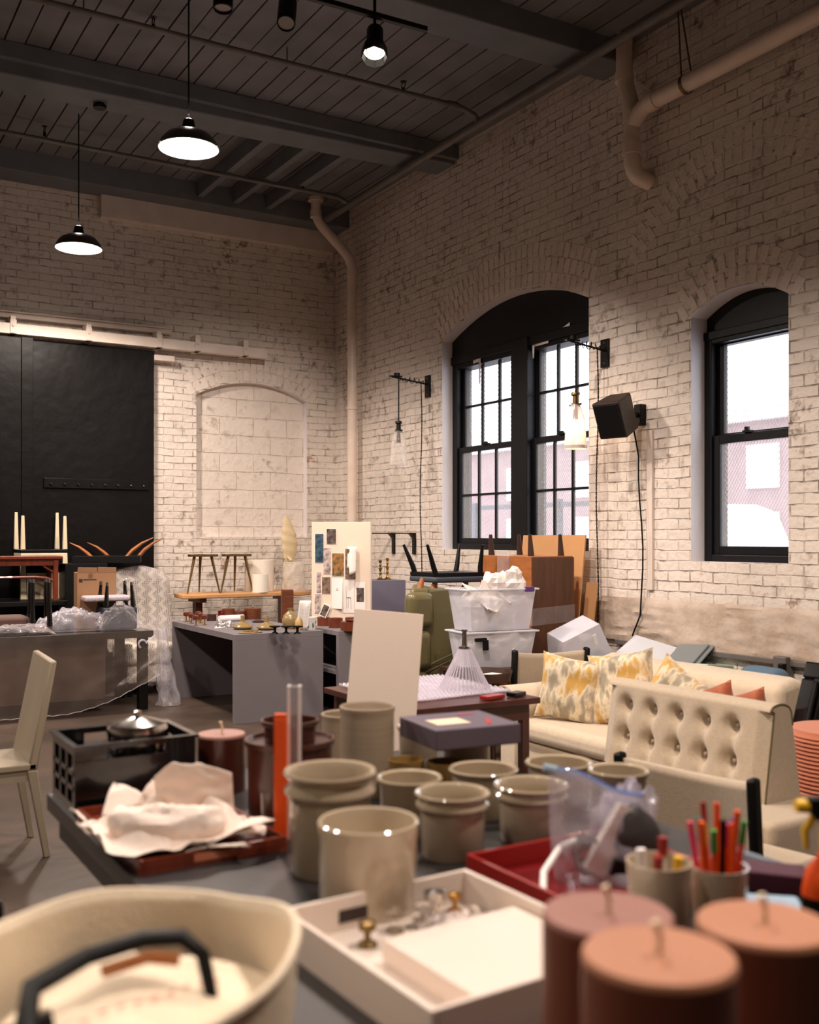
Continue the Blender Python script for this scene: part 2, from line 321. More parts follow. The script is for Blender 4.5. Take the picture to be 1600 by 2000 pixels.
struct('trim_7', MB().box(2.75, WY-.09, 4.84, WX-.06, WY, 5.075), 'trim_white', bevel=.006, smooth=False)
for i, x in enumerate((3.72, 4.12, 4.50)): struct('trim_%d' % (8+i), MB().box(x-.035, 8.63, 5.13, x+.035, 10.5, CZ+.02), 'beam_grey', smooth=False, bevel=.004)
# base ledge with conduit along the right wall, rough plaster plinth
m = MB().box(WX-.05, -1, .70, WX, 6.0, .735); struct('baseboard_right', m, 'pipe_grey', bevel=.004, smooth=False)
m = MB().grid(lambda u, v: (WX-.015-.03*abs(nz(u*9, v*3, 1, 2.2))-(.02 if v < .9 else .02*(1-v)*10), -1+u*7.4, .735+v*.33), 200, 16)
struct('trim_11', m, mat('old_plaster', (196,180,166), .8, col2=(176,156,138), vscale=7, bump=.9, bscale=18))
# ------------------------------------------------------------------ sliding door, its track
dr = MB().box(-.6, WY-.1, 0, 3.30, WY-.02, 3.50)
d1 = struct('door_1', dr, 'black_door', bevel=.006, smooth=False)
struct('door_panel', MB().box(-.6, WY-.16, 0, 2.02, WY-.1, 3.50), 'black_door', d1, bevel=.006, smooth=False)
m = MB().box(2.17, WY-.125, 2.02, 3.24, WY-.1, 2.12); struct('door_bar', m, 'black_door', d1, bevel=.004, smooth=False)
for k in range(8):
    struct('bolt', MB().at((2.24+k*.135, WY-.125, 2.06), rx=pi/2).lathe([(0,.016),(.012,.012),(.017,0)], 10), 'black_gloss', d1)
struct('door_strap', MB().box(1.95, WY-.18, 0, 2.06, WY-.16, 3.5), 'black_door', d1, bevel=.003, smooth=False)
tr = MB().box(-2, WY-.19, 3.52, 4.56, WY-.10, 3.625)
tk = struct('trim_12', tr, 'trim_white', bevel=.005, smooth=False)
struct('upper_rail', MB().box(-2, WY-.07, 3.70, 3.5, WY, 3.75).box(-2, WY-.1, 3.75, 3.5, WY, 3.765), 'trim_white', tk, bevel=.004, smooth=False)
for x in (1.2, 1.87, 2.6, 3.33, 3.75, 4.3):
    b = struct('bracket', MB().box(x-.03, WY-.2, 3.52, x+.03, WY-.0, 3.53).box(x-.03, WY-.2, 3.52, x+.03, WY-.19, 3.66).box(x-.025, WY-.19, 3.64, x+.025, WY, 3.70), 'trim_white', tk, bevel=.003, smooth=False)
    struct('bolt', MB().at((x, WY-.2, 3.6), rx=pi/2).lathe([(0,.014),(.012,.01),(.014,0)], 10), 'trim_white', b)
struct('rail_stop', MB().box(3.3, WY-.12, 3.40, 3.52, WY, 3.46), 'trim_white', tk, bevel=.005, smooth=False)
# ------------------------------------------------------------------ windows
def bars(m, y0, y1, z0, z1, nc, nr, x, w=.022, d=.03):
    for i in range(1, nc): u = y0+(y1-y0)*i/nc; m.box(x-d/2, u-w/2, z0, x+d/2, u+w/2, z1)
    for j in range(1, nr): z = z0+(z1-z0)*j/nr; m.box(x-d/2, y0, z-w/2, x+d/2, y1, z+w/2)
def frame(m, y0, y1, z0, z1, t, x0, x1, tb=None):
    tb = tb or t
    m.box(x0, y0, z0, x1, y0+t, z1).box(x0, y1-t, z0, x1, y1, z1).box(x0, y0+t, z0, x1, y1-t, z0+tb).box(x0, y0+t, z1-t, x1, y1-t, z1)
def header(o, zt, x0, x1):
    m = MB(); n = 14
    for i in range(n):
        a, b = o[0]+(o[1]-o[0])*i/n, o[0]+(o[1]-o[0])*(i+1)/n
        za, zb = arch_z(o, a), arch_z(o, b)
        m.add([(x0,a,zt),(x1,a,zt),(x1,b,zt),(x0,b,zt),(x0,a,za),(x1,a,za),(x1,b,zb),(x0,b,zb)], [(0,3,7,4),(0,1,2,3),(1,5,6,2)])
    return m
glass = mat('window_glass', (255,255,255), .0, alpha=.12); 
def mesh_screen(y0, y1, z0, z1, x):
    m = MB(); s = .042
    for sg in (1, -1):
        k = int((z0-(y1-y0))/s)
        while k*s < z1+(y1-y0)*1.7:
            # line z = c + sg*1.5*(y-y0)
            c = k*s; pts = []
            ya, yb = y0, y1; za, zb = c, c+sg*1.6*(y1-y0)
            lo, hi = 0., 1.
            dz = zb-za
            for lim, sgn in ((z0, 1), (z1, -1)):
                t = (lim-za)/dz
                if (dz > 0) == (sgn > 0): lo = max(lo, t)
                else: hi = min(hi, t)
            if hi > lo+.002:
                a = (x+.002*sg, y0+(y1-y0)*lo, za+dz*lo); b = (x+.002*sg, y0+(y1-y0)*hi, za+dz*hi); m.bar(a, b, .0022, .0022)
            k += 1
    return m
# window 1: a pair of multi-pane sashes
w1 = struct('window_1', header(W1, 3.24, WX+.12, WX+.3), 'window_black', smooth=False)
m = MB(); frame(m, W1[0], W1[1], W1[2], 3.26, .085, WX+.12, WX+.3, .06); m.box(WX+.08, 7.27, W1[2], WX+.3, 7.51, 3.3); m.box(WX+.10, W1[0], 3.22, WX+.13, W1[1], 3.30)
struct('window_frame', m, 'window_black', w1, bevel=.006, smooth=False)
for (a, b) in ((6.44, 7.27), (7.51, 8.445)):
    for (z0, z1, xx) in ((2.36, 3.24, WX+.2), (1.465, 2.40, WX+.16)):
        m = MB(); frame(m, a, b, z0, z1, .05, xx-.02, xx+.02); bars(m, a+.05, b-.05, z0+.05, z1-.05, 3, 2, xx)
        s = struct('sash', m, 'window_black', w1, bevel=.004, smooth=False)
        struct('window_pane', MB().box(xx-.002, a+.04, z0+.04, xx+.002, b-.04, z1-.04), glass, s, smooth=False)
    struct('sash_lock', MB().box(WX+.12, (a+b)/2-.03, 2.40, WX+.17, (a+b)/2+.03, 2.415).box(WX+.13, (a+b)/2-.01, 2.41, WX+.15, (a+b)/2+.035, 2.43), 'black_metal', w1, smooth=False)
struct('security_mesh', mesh_screen(6.4, 8.5, 1.42, 3.3, WX+.27), 'steel', w1, smooth=False)
# window 2: single double-hung sash
w2 = struct('window_2', header(W2, 2.95, WX+.16, WX+.3), 'window_black', smooth=False)
m = MB(); frame(m, W2[0], W2[1], W2[2], 2.97, .07, WX+.13, WX+.3, .05); m.box(WX+.12, W2[0], 2.93, WX+.15, W2[1], 2.99)
struct('window_frame', m, 'window_black', w2, bevel=.006, smooth=False)
for (z0, z1, xx) in ((2.2, 2.95, WX+.21), (1.40, 2.245, WX+.17)):
    m = MB(); frame(m, 4.48, 5.19, z0, z1, .06, xx-.02, xx+.02); s = struct('sash', m, 'window_black', w2, bevel=.004, smooth=False)
    struct('window_pane', MB().box(xx-.002, 4.5, z0+.04, xx+.002, 5.17, z1-.04), glass, s, smooth=False)
struct('sash_lock', MB().box(WX+.13, 4.85, 2.245, WX+.18, 4.91, 2.26).box(WX+.14, 4.87, 2.26, WX+.16, 4.90, 2.285), 'black_metal', w2, smooth=False)
struct('security_mesh', mesh_screen(4.45, 5.22, 1.38, 2.97, WX+.27), 'steel', w2, smooth=False)
# tape on the big window
def tape(pts, label):
    m = MB()
    for a, b in pts: m.add([(WX+.115,a[0],a[1]),(WX+.11,b[0],a[1]+b[2]),(WX+.105,b[0]+.002,b[1]+b[2]),(WX+.118,a[0],b[1])], [(0,1,2,3)])
    return tag(link('masking_tape', m, 'paper', solid=.001), label, 'tape', 'masking tape on the big window')
tape([((8.16, 3.27), (8.02, 3.19, .0)), ((8.06, 3.24), (8.02, 2.98, -.0))], 'torn masking tape strip hanging at the top of the left sash')
tape([((7.24, 3.26), (7.0, 3.20, .0)), ((7.24, 3.22), (7.20, 3.10, 0))], 'masking tape strip at the top left corner of the right sash')
tape([((6.83, 3.30), (6.72, 3.22, .03))], 'short masking tape tab near the upper lamp arm')
# ------------------------------------------------------------------ outside the windows
struct('ground', MB().box(6.0, -10, -.2, 40, 40, -.1), mat('snowy_ground', (190,190,196), .9), smooth=False)
bl = thing('brick_building', 'pale brick building across the street seen through the window mesh', 'building', (19, 12, -.1))
link('facade', MB().box(0, -14, 0, 6, 16, 4.5), mat('far_brick', (132,110,110), .9, var=.1, vscale=2), bl, smooth=False)
link('cornice', MB().box(-.25, -14, 4.3, 0, 16, 4.6), mat('far_stone', (214,206,206), .9), bl, smooth=False)
for k in range(9):
    for z, h in ((.9, 1.3), (2.75, 1.0)):
        f = link('window', MB().box(-.06, -12+k*3.1, z, 0, -11.1+k*3.1, z+h), 'far_stone', bl, smooth=False)
        link('pane', MB().box(-.08, -11.9+k*3.1, z+.12, -.06, -11.2+k*3.1, z+h-.12), mat('far_pane', (206,212,222), .3), f, smooth=False)
fc = thing('street_fence', 'dark bar fence standing outside beyond the big window', 'fence', (8.2, 10.6, -.1))
for k in range(10): link('fence_post', MB().box(-.04, -1.5+k*.9, 0, .04, -1.42+k*.9, 2.1), 'slate', fc, smooth=False)
for z in (.5, 1.25, 2.0): link('rail', MB().box(-.02, -1.6, z, .02, 6.8, z+.06), 'slate', fc, smooth=False)
vn = thing('van', 'white van parked outside the narrow right window', 'van', (10.1, 9.15, -.1))
body = [(-1.5,.35),(1.05,.35),(1.15,.95),(.62,1.15),(.2,1.95),(-.1,2.05),(-1.5,2.05)]
link('body', MB().add([(-.85,-y,z) for y,z in body]+[(.85,-y,z) for y,z in body], [tuple(range(7)), tuple(range(7,14))[::-1]]+[(i,i+7,(i+1)%7+7,(i+1)%7) for i in range(7)]), mat('van_paint', (236,238,242), .3), vn, bevel=.06, seg=3)
link('side_window', MB().add([(-.87,-.58,1.22),(-.87,-.12,1.22),(-.87,.1,1.85),(-.87,-.2,1.85)], [(0,1,2,3)]), mat('van_glass', (34,36,44), .1), vn, smooth=False, solid=.01)
for y in (-.75, .95): link('wheel', MB().at((-.8, y, .36), ry=pi/2).lathe([(0,-.1),(.3,-.1),(.36,-.05),(.36,.08),(.3,.1),(0,.1)], 24), 'black', vn)
# ------------------------------------------------------------------ pipes and ceiling fittings
def pipe(name, label, pts, r, m, rings=(), group=None, cat='pipe'):
    sm = []
    pts = [Vector(p) for p in pts]
    for i, p in enumerate(pts):                     # rounded elbows
        if 0 < i < len(pts)-1:
            a = (pts[i-1]-p); b = (pts[i+1]-p); k = min(r*2.2, a.length*.45, b.length*.45); a = p+a.normalized()*k; b = p+b.normalized()*k
            for t in (0, .25, .5, .75, 1): sm.append(a*(1-t)**2+p*2*t*(1-t)+b*t*t)
        else: sm.append(p)
    o = tag(link(name, MB().tube(sm, r, 18), m), label, cat, group)
    for (a, b, rr) in rings: link('pipe_collar', MB().tube([a, b], rr, 18), m, o)
    return o
P = lambda *a: a
pipe('downpipe', 'white painted downpipe descending the corner beside the brick walls', [(4.98,10.3,5.3),(4.98,10.3,5.04),(5.38,10.2,4.62),(5.38,10.2,.1)], .055, 'pvc',
     [((4.98,10.3,5.06),(4.98,10.3,5.14),.064),((5.38,10.2,4.44),(5.38,10.2,4.52),.064),((5.38,10.2,3.55),(5.38,10.2,3.59),.062),((5.38,10.2,2.95),(5.38,10.2,2.98),.066),((5.38,10.2,1.2),(5.38,10.2,1.24),.064),((4.98,10.3,5.24),(4.98,10.3,5.28),.085)])
dp = pipe('drain_pipe', 'white drain pipe bending into the brick wall above the wide window', [(5.35,5.78,5.3),(5.35,5.78,4.93),(5.35,5.70,4.72),(5.35,5.70,4.30),(5.38,5.69,4.21),(5.50,5.66,4.17)], .062, 'pvc',
     [((5.35,5.78,4.93),(5.35,5.78,5.0),.07),((5.35,5.70,4.60),(5.35,5.70,4.68),.07),((5.35,5.70,4.36),(5.35,5.70,4.46),.07)])
pipe('overhead_drain_pipe', 'long white pipe running level under the ceiling along the right brick wall', [(5.35,5.72,4.56),(5.35,5.58,4.68),(5.35,1.0,4.74)], .062, 'pvc', [((5.35,5.52,4.68),(5.35,5.44,4.682),.071)])
for i, y in enumerate((5.18,)):
    pass
hg = thing('pipe_hanger', 'thin looped rod hanger carrying the long white pipe', 'hanger', (5.35, 5.16, 4.68))
link('rod', MB().tube([(-.0,-.06,.0),(-.02,.04,.6)], .006, 8), 'old_brass', hg); link('rod', MB().tube([(.0,.04,.0),(-.02,.06,.6)], .006, 8), 'old_brass', hg)
link('strap', MB().at((0,0,0), rx=pi/2).lathe([(.066,-.012),(.069,-.012),(.069,.012),(.066,.012)], 24), 'old_brass', hg)
pipe('sprinkler_main', 'thick grey sprinkler main under the ceiling along the right wall', [(5.08,10.3,5.04),(5.02,8.0,5.04),(5.02,1,5.04)], .038, 'pipe_grey')
pipe('sprinkler_branch', 'grey sprinkler branch pipe crossing the ceiling in front of the lit beam', [(-3,7.27,5.14),(4.83,7.2,5.14),(4.98,7.2,5.10),(5.0,7.2,5.05)], .022, 'pipe_grey', [((4.7,7.2,5.14),(4.8,7.2,5.14),.03)], 'sprinkler branches')
pipe('sprinkler_branch', 'grey sprinkler branch pipe over the back wall joists', [(-3,9.6,5.10),(4.92,9.66,5.10),(5.03,9.66,5.06)], .022, 'pipe_grey', [((4.8,9.66,5.1),(4.9,9.66,5.1),.03)], 'sprinkler branches')
def sprink(x, y, z, label):
    t = thing('fire_sprinkler', label, 'sprinkler', (x, y, z), 0, 'upright sprinkler heads')
    link('body', MB().lathe([(0,0),(.014,0),(.014,.03),(.008,.04),(0,.045)], 10), 'black_metal', t)
    link('frame_arms', MB().tube([(0,-.014,.03),(0,-.03,.055),(0,-.012,.085)], .004, 6).tube([(0,.014,.03),(0,.03,.055),(0,.012,.085)], .004, 6), 'black_metal', t)
    link('deflector', MB().lathe([(0,.085),(.03,.088),(0,.092)], 14), 'black_metal', t)
sprink(2.22, 7.25, 5.15, 'small upright sprinkler head above the left hanging lamp cord'); sprink(4.28, 7.22, 5.15, 'small upright sprinkler head nearest the elbow of the front branch')
sprink(1.95, 9.6, 5.12, 'small upright sprinkler head on the rear branch near the rear lamp cord'); sprink(4.52, 9.65, 5.12, 'small upright sprinkler head on the rear branch over the joists')
for (px, d, lab) in ((148, 7.3, 'thin hanger rod left of the front sprinkler head'), (548, 8.0, 'thin hanger rod in the middle of the front sprinkler branch')):
    x, y, _ = at(px, d, 0); tag(link('hanger_rod', MB().tube([(x, 7.25, 5.13), (x, 7.25, CZ)], .006, 8), 'pipe_grey'), lab, 'rod', 'hanger rods')
# ------------------------------------------------------------------ hanging dome lamps
def pendant(x, y, z, label):
    t = thing('pendant_lamp', label, 'lamp', (x, y, z), 0, 'hanging dome lamps')
    prof = [(.205,0),(.20,.012),(.185,.045),(.15,.085),(.10,.11),(.05,.125),(.045,.13)]
    link('lamp_shade', MB().lathe(prof, 48), mat('enamel', (60,56,54), .3), t)
    link('shade_lining', MB().lathe([(r-.006, q-.004) for r, q in prof], 48), 'white', t)
    link('socket_cap', MB().lathe([(.05,.12),(.045,.15),(.035,.19),(.02,.2),(0,.2)], 24), 'black_metal', t)
    link('cord', MB().tube([(0,0,.2), (0,0,CZ-z-.0 if y > 8.7 or y < 8.2 else 5.03-z)], .006, 8), 'black', t)
    link('bulb', MB().ball((0,0,.055), .05, rz=.06), mat('bulb_glow', (255,240,220), .5, emit=(1,.84,.68), es=70), t)
    link('diffuser', MB().lathe([(0,.022),(.19,.022)], 40), mat('diffuser_glow', (255,246,236), .5, emit=(1,.90,.80), es=9, alpha=.6), t)
    l = lamp('pendant_light', 'SPOT', (0,0,.0), PEND_W*4.5, spot_size=radians(158), spot_blend=.35, shadow_soft_size=.15); l.parent = t
    l2 = lamp('pendant_glow', 'POINT', (0,0,.24), 2.2, shadow_soft_size=.03); l2.parent = t
    return t
pendant(2.30, 6.72, 4.145, 'glowing hanging dome lamp nearer the camera, its white disc flaring')
p2 = pendant(2.19, 9.35, 4.09, 'glowing dark enamel dome lamp hanging before the back wall above the door')
tag(link('ceiling_rose', MB().lathe([(0,5.02),(.05,5.02),(.055,5.04),(.03,5.07),(0,5.07)], 20, (2.16, 8.5)), 'black_metal'), 'small round black ceiling plate on the underside of the beam', 'ceiling rose')
# ------------------------------------------------------------------ track with three heads
tk = MB().box(-.015, -.0, 0, .015, 1.0, .03)
tx, ty, _ = at(833, 6.3, 0, ); sx, sy, _ = at(595, 5.6, 0)
tz = 1.52+6.3*(1050-58)/FP
tag(link('light_track', MB().bar((tx,ty,tz-.0), (1.2, ty-.02, tz-.05), .035, .03), 'black_metal', smooth=False, bevel=.003), 'black lighting track running beneath the first beam', 'light track')
def spot(px, py, d, tilt, label, barn=False, lit=False):
    x, y, z = at(px, d, py=py)
    t = thing('track_spotlight', label, 'spotlight', (x, y, z), -YAW, 'track spotlights')
    link('stem', MB().tube([(0,0,.1),(0,0,.30)], .01, 8).box(-.03,-.02,.28,.03,.02,.30), 'black_metal', t)
    m = MB().at((0,0,0), rx=tilt); m.lathe([(0,.12),(.045,.12),(.05,.11),(.05,-.06),(.045,-.065),(.044,-.03),(0,-.03)], 24); link('housing', m, 'black', t)
    if barn:
        m = MB().at((0,0,0), rx=tilt); m.lathe([(.05,-.02),(.075,-.04),(.08,-.12),(.076,-.12),(.07,-.045),(.046,-.025)], 8); link('barn_door', m, 'black', t, smooth=False)
    m = MB().at((0,0,0), rx=tilt); m.lathe([(0,-.055),(.042,-.055)], 20) if not barn else m.lathe([(0,-.06),(.066,-.06)], 20)
    link('lens', m, mat('spot_lens_lit', (255,250,240), .2, emit=(1,.86,.7), es=5) if barn else 'steel', t)
    return t
spot(732, 85, 6.15, -.45, 'black track spotlight with barn doors, rightmost of the three', True, True)
spot(560, 32, 5.5, -.5, 'plain black cylinder spotlight between the other two')
spot(436, -5, 5.2, -.1, 'black cylinder spotlight cut by the top of the picture, leftmost')
# ------------------------------------------------------------------ wall sconces
def sconce(y, z, drop, L, lit, label):
    t = thing('wall_sconce', label, 'wall lamp', (WX, y, z), 0, 'swing arm wall lamps')
    p = link('wall_plate', MB().box(-.02,-.045,-.13,0,.045,.09), 'black_metal', t, bevel=.003, smooth=False)
    for q in (-.1, .06): link('screw', MB().at((-.02,0,q), ry=-pi/2).lathe([(.008,0),(.006,.004),(0,.005)], 8), 'steel', p)
    link('arm', MB().tube([(-.02,0,0),(-L-.08,0,.045)], .008, 10), 'black_metal', t)
    link('pulley_plate', MB().box(-L-.10,-.02,.045,-L+.03,.02,.055).lathe([(0,.055),(.03,.055),(.03,.085),(0,.085)], 14, (-L-.02, 0)), 'black_metal', t, smooth=False)
    link('cord', MB().tube([(-L,0,.04),(-L,0,-drop)], .007 if not lit else .004, 8), 'black_metal', t)
    coil = [(-.05-(L-.05)*i/40, .015*cos(i*.9), .035+.018*sin(i*.9)+(-.02 if i % 9 < 4 else 0)) for i in range(41)]
    link('coiled_cable', MB().tube(coil, .004, 6), 'black', t)
    tw = MB()
    for ph in (0, pi): tw.tube([(-.09+.004*cos(i*1.1+ph)+.01*sin(i*.05), .004*sin(i*1.1+ph), .0-i*.012) for i in range(int((z-.55)/.012))], .0032, 5)
    link('twisted_cable', tw, 'black', t)
    c = link('socket', MB().at((-L,0,-drop)).lathe([(0,.01),(.03,.01),(.034,0),(.034,-.012),(.022,-.02),(.024,-.07),(.034,-.075),(.036,-.1),(0,-.1)], 20), 'old_brass' if lit else 'black_metal', t)
    link('thumb_screw', MB().at((-L,0,-drop)).tube([(0,-.06,-.085),(0,.06,-.085)], .005, 8).ball((0,-.062,-.085), .009, n=8, m=6).ball((0,.062,-.085), .009, n=8, m=6), 'black_metal', c)
    g = MB().at((-L,0,-drop)); g.lathe([(.036,-.085),(.045,-.11),(.068,-.17),(.074,-.22),(.086,-.40),(.088,-.415),(.086,-.417),(.083,-.40),(.071,-.22),(.065,-.17),(.042,-.112),(.033,-.088)], 36)
    if 'lamp_glass' not in MATS: film('lamp_glass', (240,232,224), .06, .05, 2)
    link('glass_shade', g, 'lit_glass' if lit else 'lamp_glass', t)  # lit shade is a paler, milkier copy, its glow put into the film
    link('glass_rim', MB().at((-L,0,-drop)).lathe([(.083,-.40),(.09,-.40),(.09,-.425),(.083,-.425),(.083,-.40)], 36), mat('milk_glass', (236,226,222), .2, trans=.4), t)
    link('lamp_holder', MB().at((-L,0,-drop)).lathe([(0,-.1),(.016,-.1),(.018,-.16),(.022,-.2),(0,-.2)], 14), 'black_metal', t)
    b = MB().at((-L,0,-drop)); b.ball((0,0,-.255), .038, rz=.052)
    if lit:
        link('bulb', b, mat('edison_glow', (255,210,150), .5, emit=(1,.72,.48), es=30), t); l = lamp('sconce_light', 'POINT', (-L,0,-drop-.26), 14, color=(1,.6,.3), shadow_soft_size=.045); l.parent = t
    else: link('bulb', b, 'lamp_glass', t)
    return t
sconce(8.78, 3.06, .40, .35, False, 'unlit wall lamp with clear glass shade left of the wide window')
sconce(6.15, 2.99, .36, .31, True, 'lit wall lamp with glowing clear glass shade right of the wide window')
# ------------------------------------------------------------------ speaker, cables
sp = thing('wall_speaker', 'tilted dark wooden wall speaker between the two windows', 'speaker', (5.24, 5.74, 2.42), 0)
mm = MB().at((0,0,0), rx=0, ry=-.42, rz=.25)
b0 = [(-.11,-.12,-.14),(.11,-.09,-.14),(.11,.09,-.14),(-.11,.12,-.14)]
mm.hexa(b0, [(x, y, .14) for x, y, _ in b0]); link('cabinet', mm, mat('speaker_wood', (48,34,26), .45, var=.3, vscale=5, stretch=(1,1,8)), sp, bevel=.012, smooth=False)
mm = MB().at((0,0,0), ry=-.42, rz=.25); mm.box(-.122,-.105,-.125,-.108,.105,.125); link('grille', mm, 'black', sp, bevel=.006, smooth=False)
link('wall_bracket', MB().tube([(.08,0,.0),(.2,0,.02)], .02, 10).box(.2,-.035,-.06,.26,.035,.1), 'black_metal', sp, bevel=.004, smooth=False)
pts = [(5.40,5.74,2.36)]+[(5.44, 5.71+.02*sin(k*.9)-.02*k/8, 2.3-k*.17) for k in range(1,9)]+[(5.43,5.78,.78)]
tag(link('speaker_cable', MB().tube(pts, .006, 8), 'black'), 'black cable trailing down the wall from the tilted speaker', 'cable')
tag(link('cable_channel', MB().box(5.475,5.62,1.13,5.5,5.68,2.32), 'trim_white', bevel=.004, smooth=False), 'narrow white cable channel on the brick behind the speaker cable', 'cable channel')
ob = thing('wall_outlet', 'small outlet box with plugged adapter on the wall ledge', 'outlet', (5.44, 4.45, .66))
x, y, _ = at(1537, 6.1, 0); ob.location = (5.44, 4.42, .68)
link('box', MB().box(-.03,-.05,-.06,.05,.05,.08), 'pipe_grey', ob, bevel=.006, smooth=False); link('plug', MB().box(-.07,-.06,-.02,-.03,-.02,.04), 'black', ob, bevel=.005, smooth=False)
link('lead', MB().tube([(-.05,-.04,-.02),(-.05,.02,-.1),(-.04,.06,-.25)], .005, 6), 'black', ob)
# shelf brackets on the wall
for y, lab in ((9.47, 'black L shelf bracket on the wall, next to the pinboard'), (9.05, 'black L shelf bracket on the wall, nearer the wide window')):
    b = thing('shelf_bracket', lab, 'bracket', (WX, y, 1.57), 0, 'black shelf brackets')
    link('upright', MB().box(-.015,-.03,-.22,0,.03,0), 'black_metal', b, bevel=.002, smooth=False); link('arm', MB().box(-.30,-.03,-.012,-.0,.03,0), 'black_metal', b, bevel=.002, smooth=False)
    link('gusset', MB().add([(-.015,-.03,-.012),(-.015,-.03,-.06),(-.06,-.03,-.012),(-.015,.03,-.012),(-.015,.03,-.06),(-.06,.03,-.012)], [(0,1,2),(3,5,4),(1,4,5,2)]), 'black_metal', b, smooth=False)
# ------------------------------------------------------------------ grey display desks
D1 = thing('display_desk', 'grey waterfall desk with brass knobs and vases on top', 'desk', (3.09, 7.9, 0))
T = .05
link('tabletop', MB().box(0, 0, .68, .80, 1.6, .73), 'grey_panel', D1, bevel=.002, smooth=False)
link('end_panel', MB().box(0, 0, 0, .80, T, .68), 'grey_panel', D1, bevel=.002, smooth=False); link('end_panel', MB().box(0, 1.6-T, 0, .80, 1.6, .68), 'grey_panel', D1, bevel=.002, smooth=False)
link('back_panel', MB().box(.75, T, 0, .80, 1.6-T, .68), 'grey_panel', D1, smooth=False)
D2 = thing('display_desk', 'grey open-sided desk standing behind the leaning board, wooden dishes on top', 'desk', (3.96, 7.75, 0))
link('tabletop', MB().box(0, 0, .69, .82, .78, .73), 'grey_panel', D2, bevel=.002, smooth=False)
link('end_panel', MB().box(0, 0, 0, .82, T, .69), 'grey_panel', D2, bevel=.002, smooth=False); link('end_panel', MB().box(0, .73, 0, .82, .78, .69), 'grey_panel', D2, smooth=False)
link('back_panel', MB().box(.77, T, 0, .82, .73, .69), 'grey_panel', D2, smooth=False); link('shelf', MB().box(0, T, .36, .77, .73, .39), 'grey_panel', D2, smooth=False)
tag(link('pedestal', MB().box(0, 0, 0, .48, .34, 1.11), 'violet_grey', smooth=False, bevel=.002), 'tall violet grey pedestal block behind the pinboard with candlesticks on it', 'pedestal', loc=(4.62, 8.56, 0))
# pinboard on the second desk
A, B = Vector((4.0, 8.36, .73)), Vector((4.40, 7.99, .73)); rzb = atan2(B.y-A.y, B.x-A.x); BW = (B-A).length
pb = tag(link('pinboard', MB().box(0, 0, 0, BW, .05, .93), 'linen_board', smooth=False, bevel=.003), 'beige fabric pinboard covered with pictures standing on the grey desk', 'pinboard', loc=A, rz=rzb)
# px -> board coords : board left px 603, right px 727 ; top 1022
def pin(px0, py0, px1, py1, m, label, name='photo_print', inner=None, curl=.0, rot=0, border=.004, drawing=None):
    u0, u1 = (px0-600)/127*BW, (px1-600)/127*BW; z1, z0 = .93-(py0-1023)/FP*9.1, .93-(py1-1023)/FP*9.1
    n = 8; wd = u1-u0; h = z1-z0
    def f(b):
        def g(u, v):
            y = -.004-curl*(u**2)*(1-v*.7)*.10*(1 if curl else 0)
            return (-wd/2+b+(wd-2*b)*u, y-(.002 if b else 0), -h/2+b+(h-2*b)*v)
        return g
    M = Matrix.Rotation(rzb, 4, 'Z')
    loc = A + (M @ Vector(((u0+u1)/2, 0, (z0+z1)/2)))
    o = link(name, MB().at((0,0,0), ry=rot).grid(f(0), n, n), 'paper'); tag(o, label, 'picture' if name != 'paper_sheet' else 'paper', 'pictures pinned to the board', loc=loc, rz=rzb)
    if m: link('printed_image', MB().at((0,0,0), ry=rot).grid(f(border), n, n), m, o)
    if drawing:
        d = MB().at((0,-.001,0), ry=rot)
        for (a, b, c2, e, w_) in drawing: d.bar((-wd/2+a*wd, -.004, -h/2+b*h), (-wd/2+c2*wd, -.004, -h/2+e*h), w_, .001)
        link('printed_drawing', d, 'ink', o)
    return o
pin(607,1046,627,1104,'photo_blue','tall blue room photo at the upper left of the pinboard')
pin(632,1036,654,1067,'photo_dark','dark photo pinned highest on the board')
pin(625,1073,643,1126,'photo_pale','pale interior photo between the blue photo and the warm library photo')
pin(644,1084,671,1130,'photo_warm','warm coloured library interior photo pinned mid board')
pin(672,1075,696,1136,'photo_room','brown interior photo half covered by the curling page')
pin(610,1121,622,1164,'photo_pale','narrow pale photo at the left edge of the board, lower half')
pin(622,1131,642,1165,'photo_room','reddish hallway photo under the pale interior photo')
pin(606,1164,622,1204,'photo_pale','small photo at the lower left of the pinboard')
pin(644,1134,668,1194,None,'white sheet with a small sketch of a tree above a caption', 'paper_sheet', drawing=[(.4,.62,.6,.62,.016),(.45,.67,.55,.67,.014),(.3,.5,.7,.5,.002),(.3,.44,.7,.44,.002),(.3,.38,.6,.38,.002)], curl=.3)
pin(667,1137,692,1202,None,'white card printed with a slim dark chair', 'paper_sheet', drawing=[(.30,.80,.34,.45,.004),(.34,.45,.38,.12,.004),(.36,.47,.72,.47,.010),(.7,.47,.74,.12,.004),(.5,.44,.5,.16,.002)])
pin(693,1141,716,1204,None,'white card with a dark square picture of a white figure', 'paper_sheet')
pin(697,1152,713,1180,'photo_dark','small dark square print on the white card at right', border=.001)
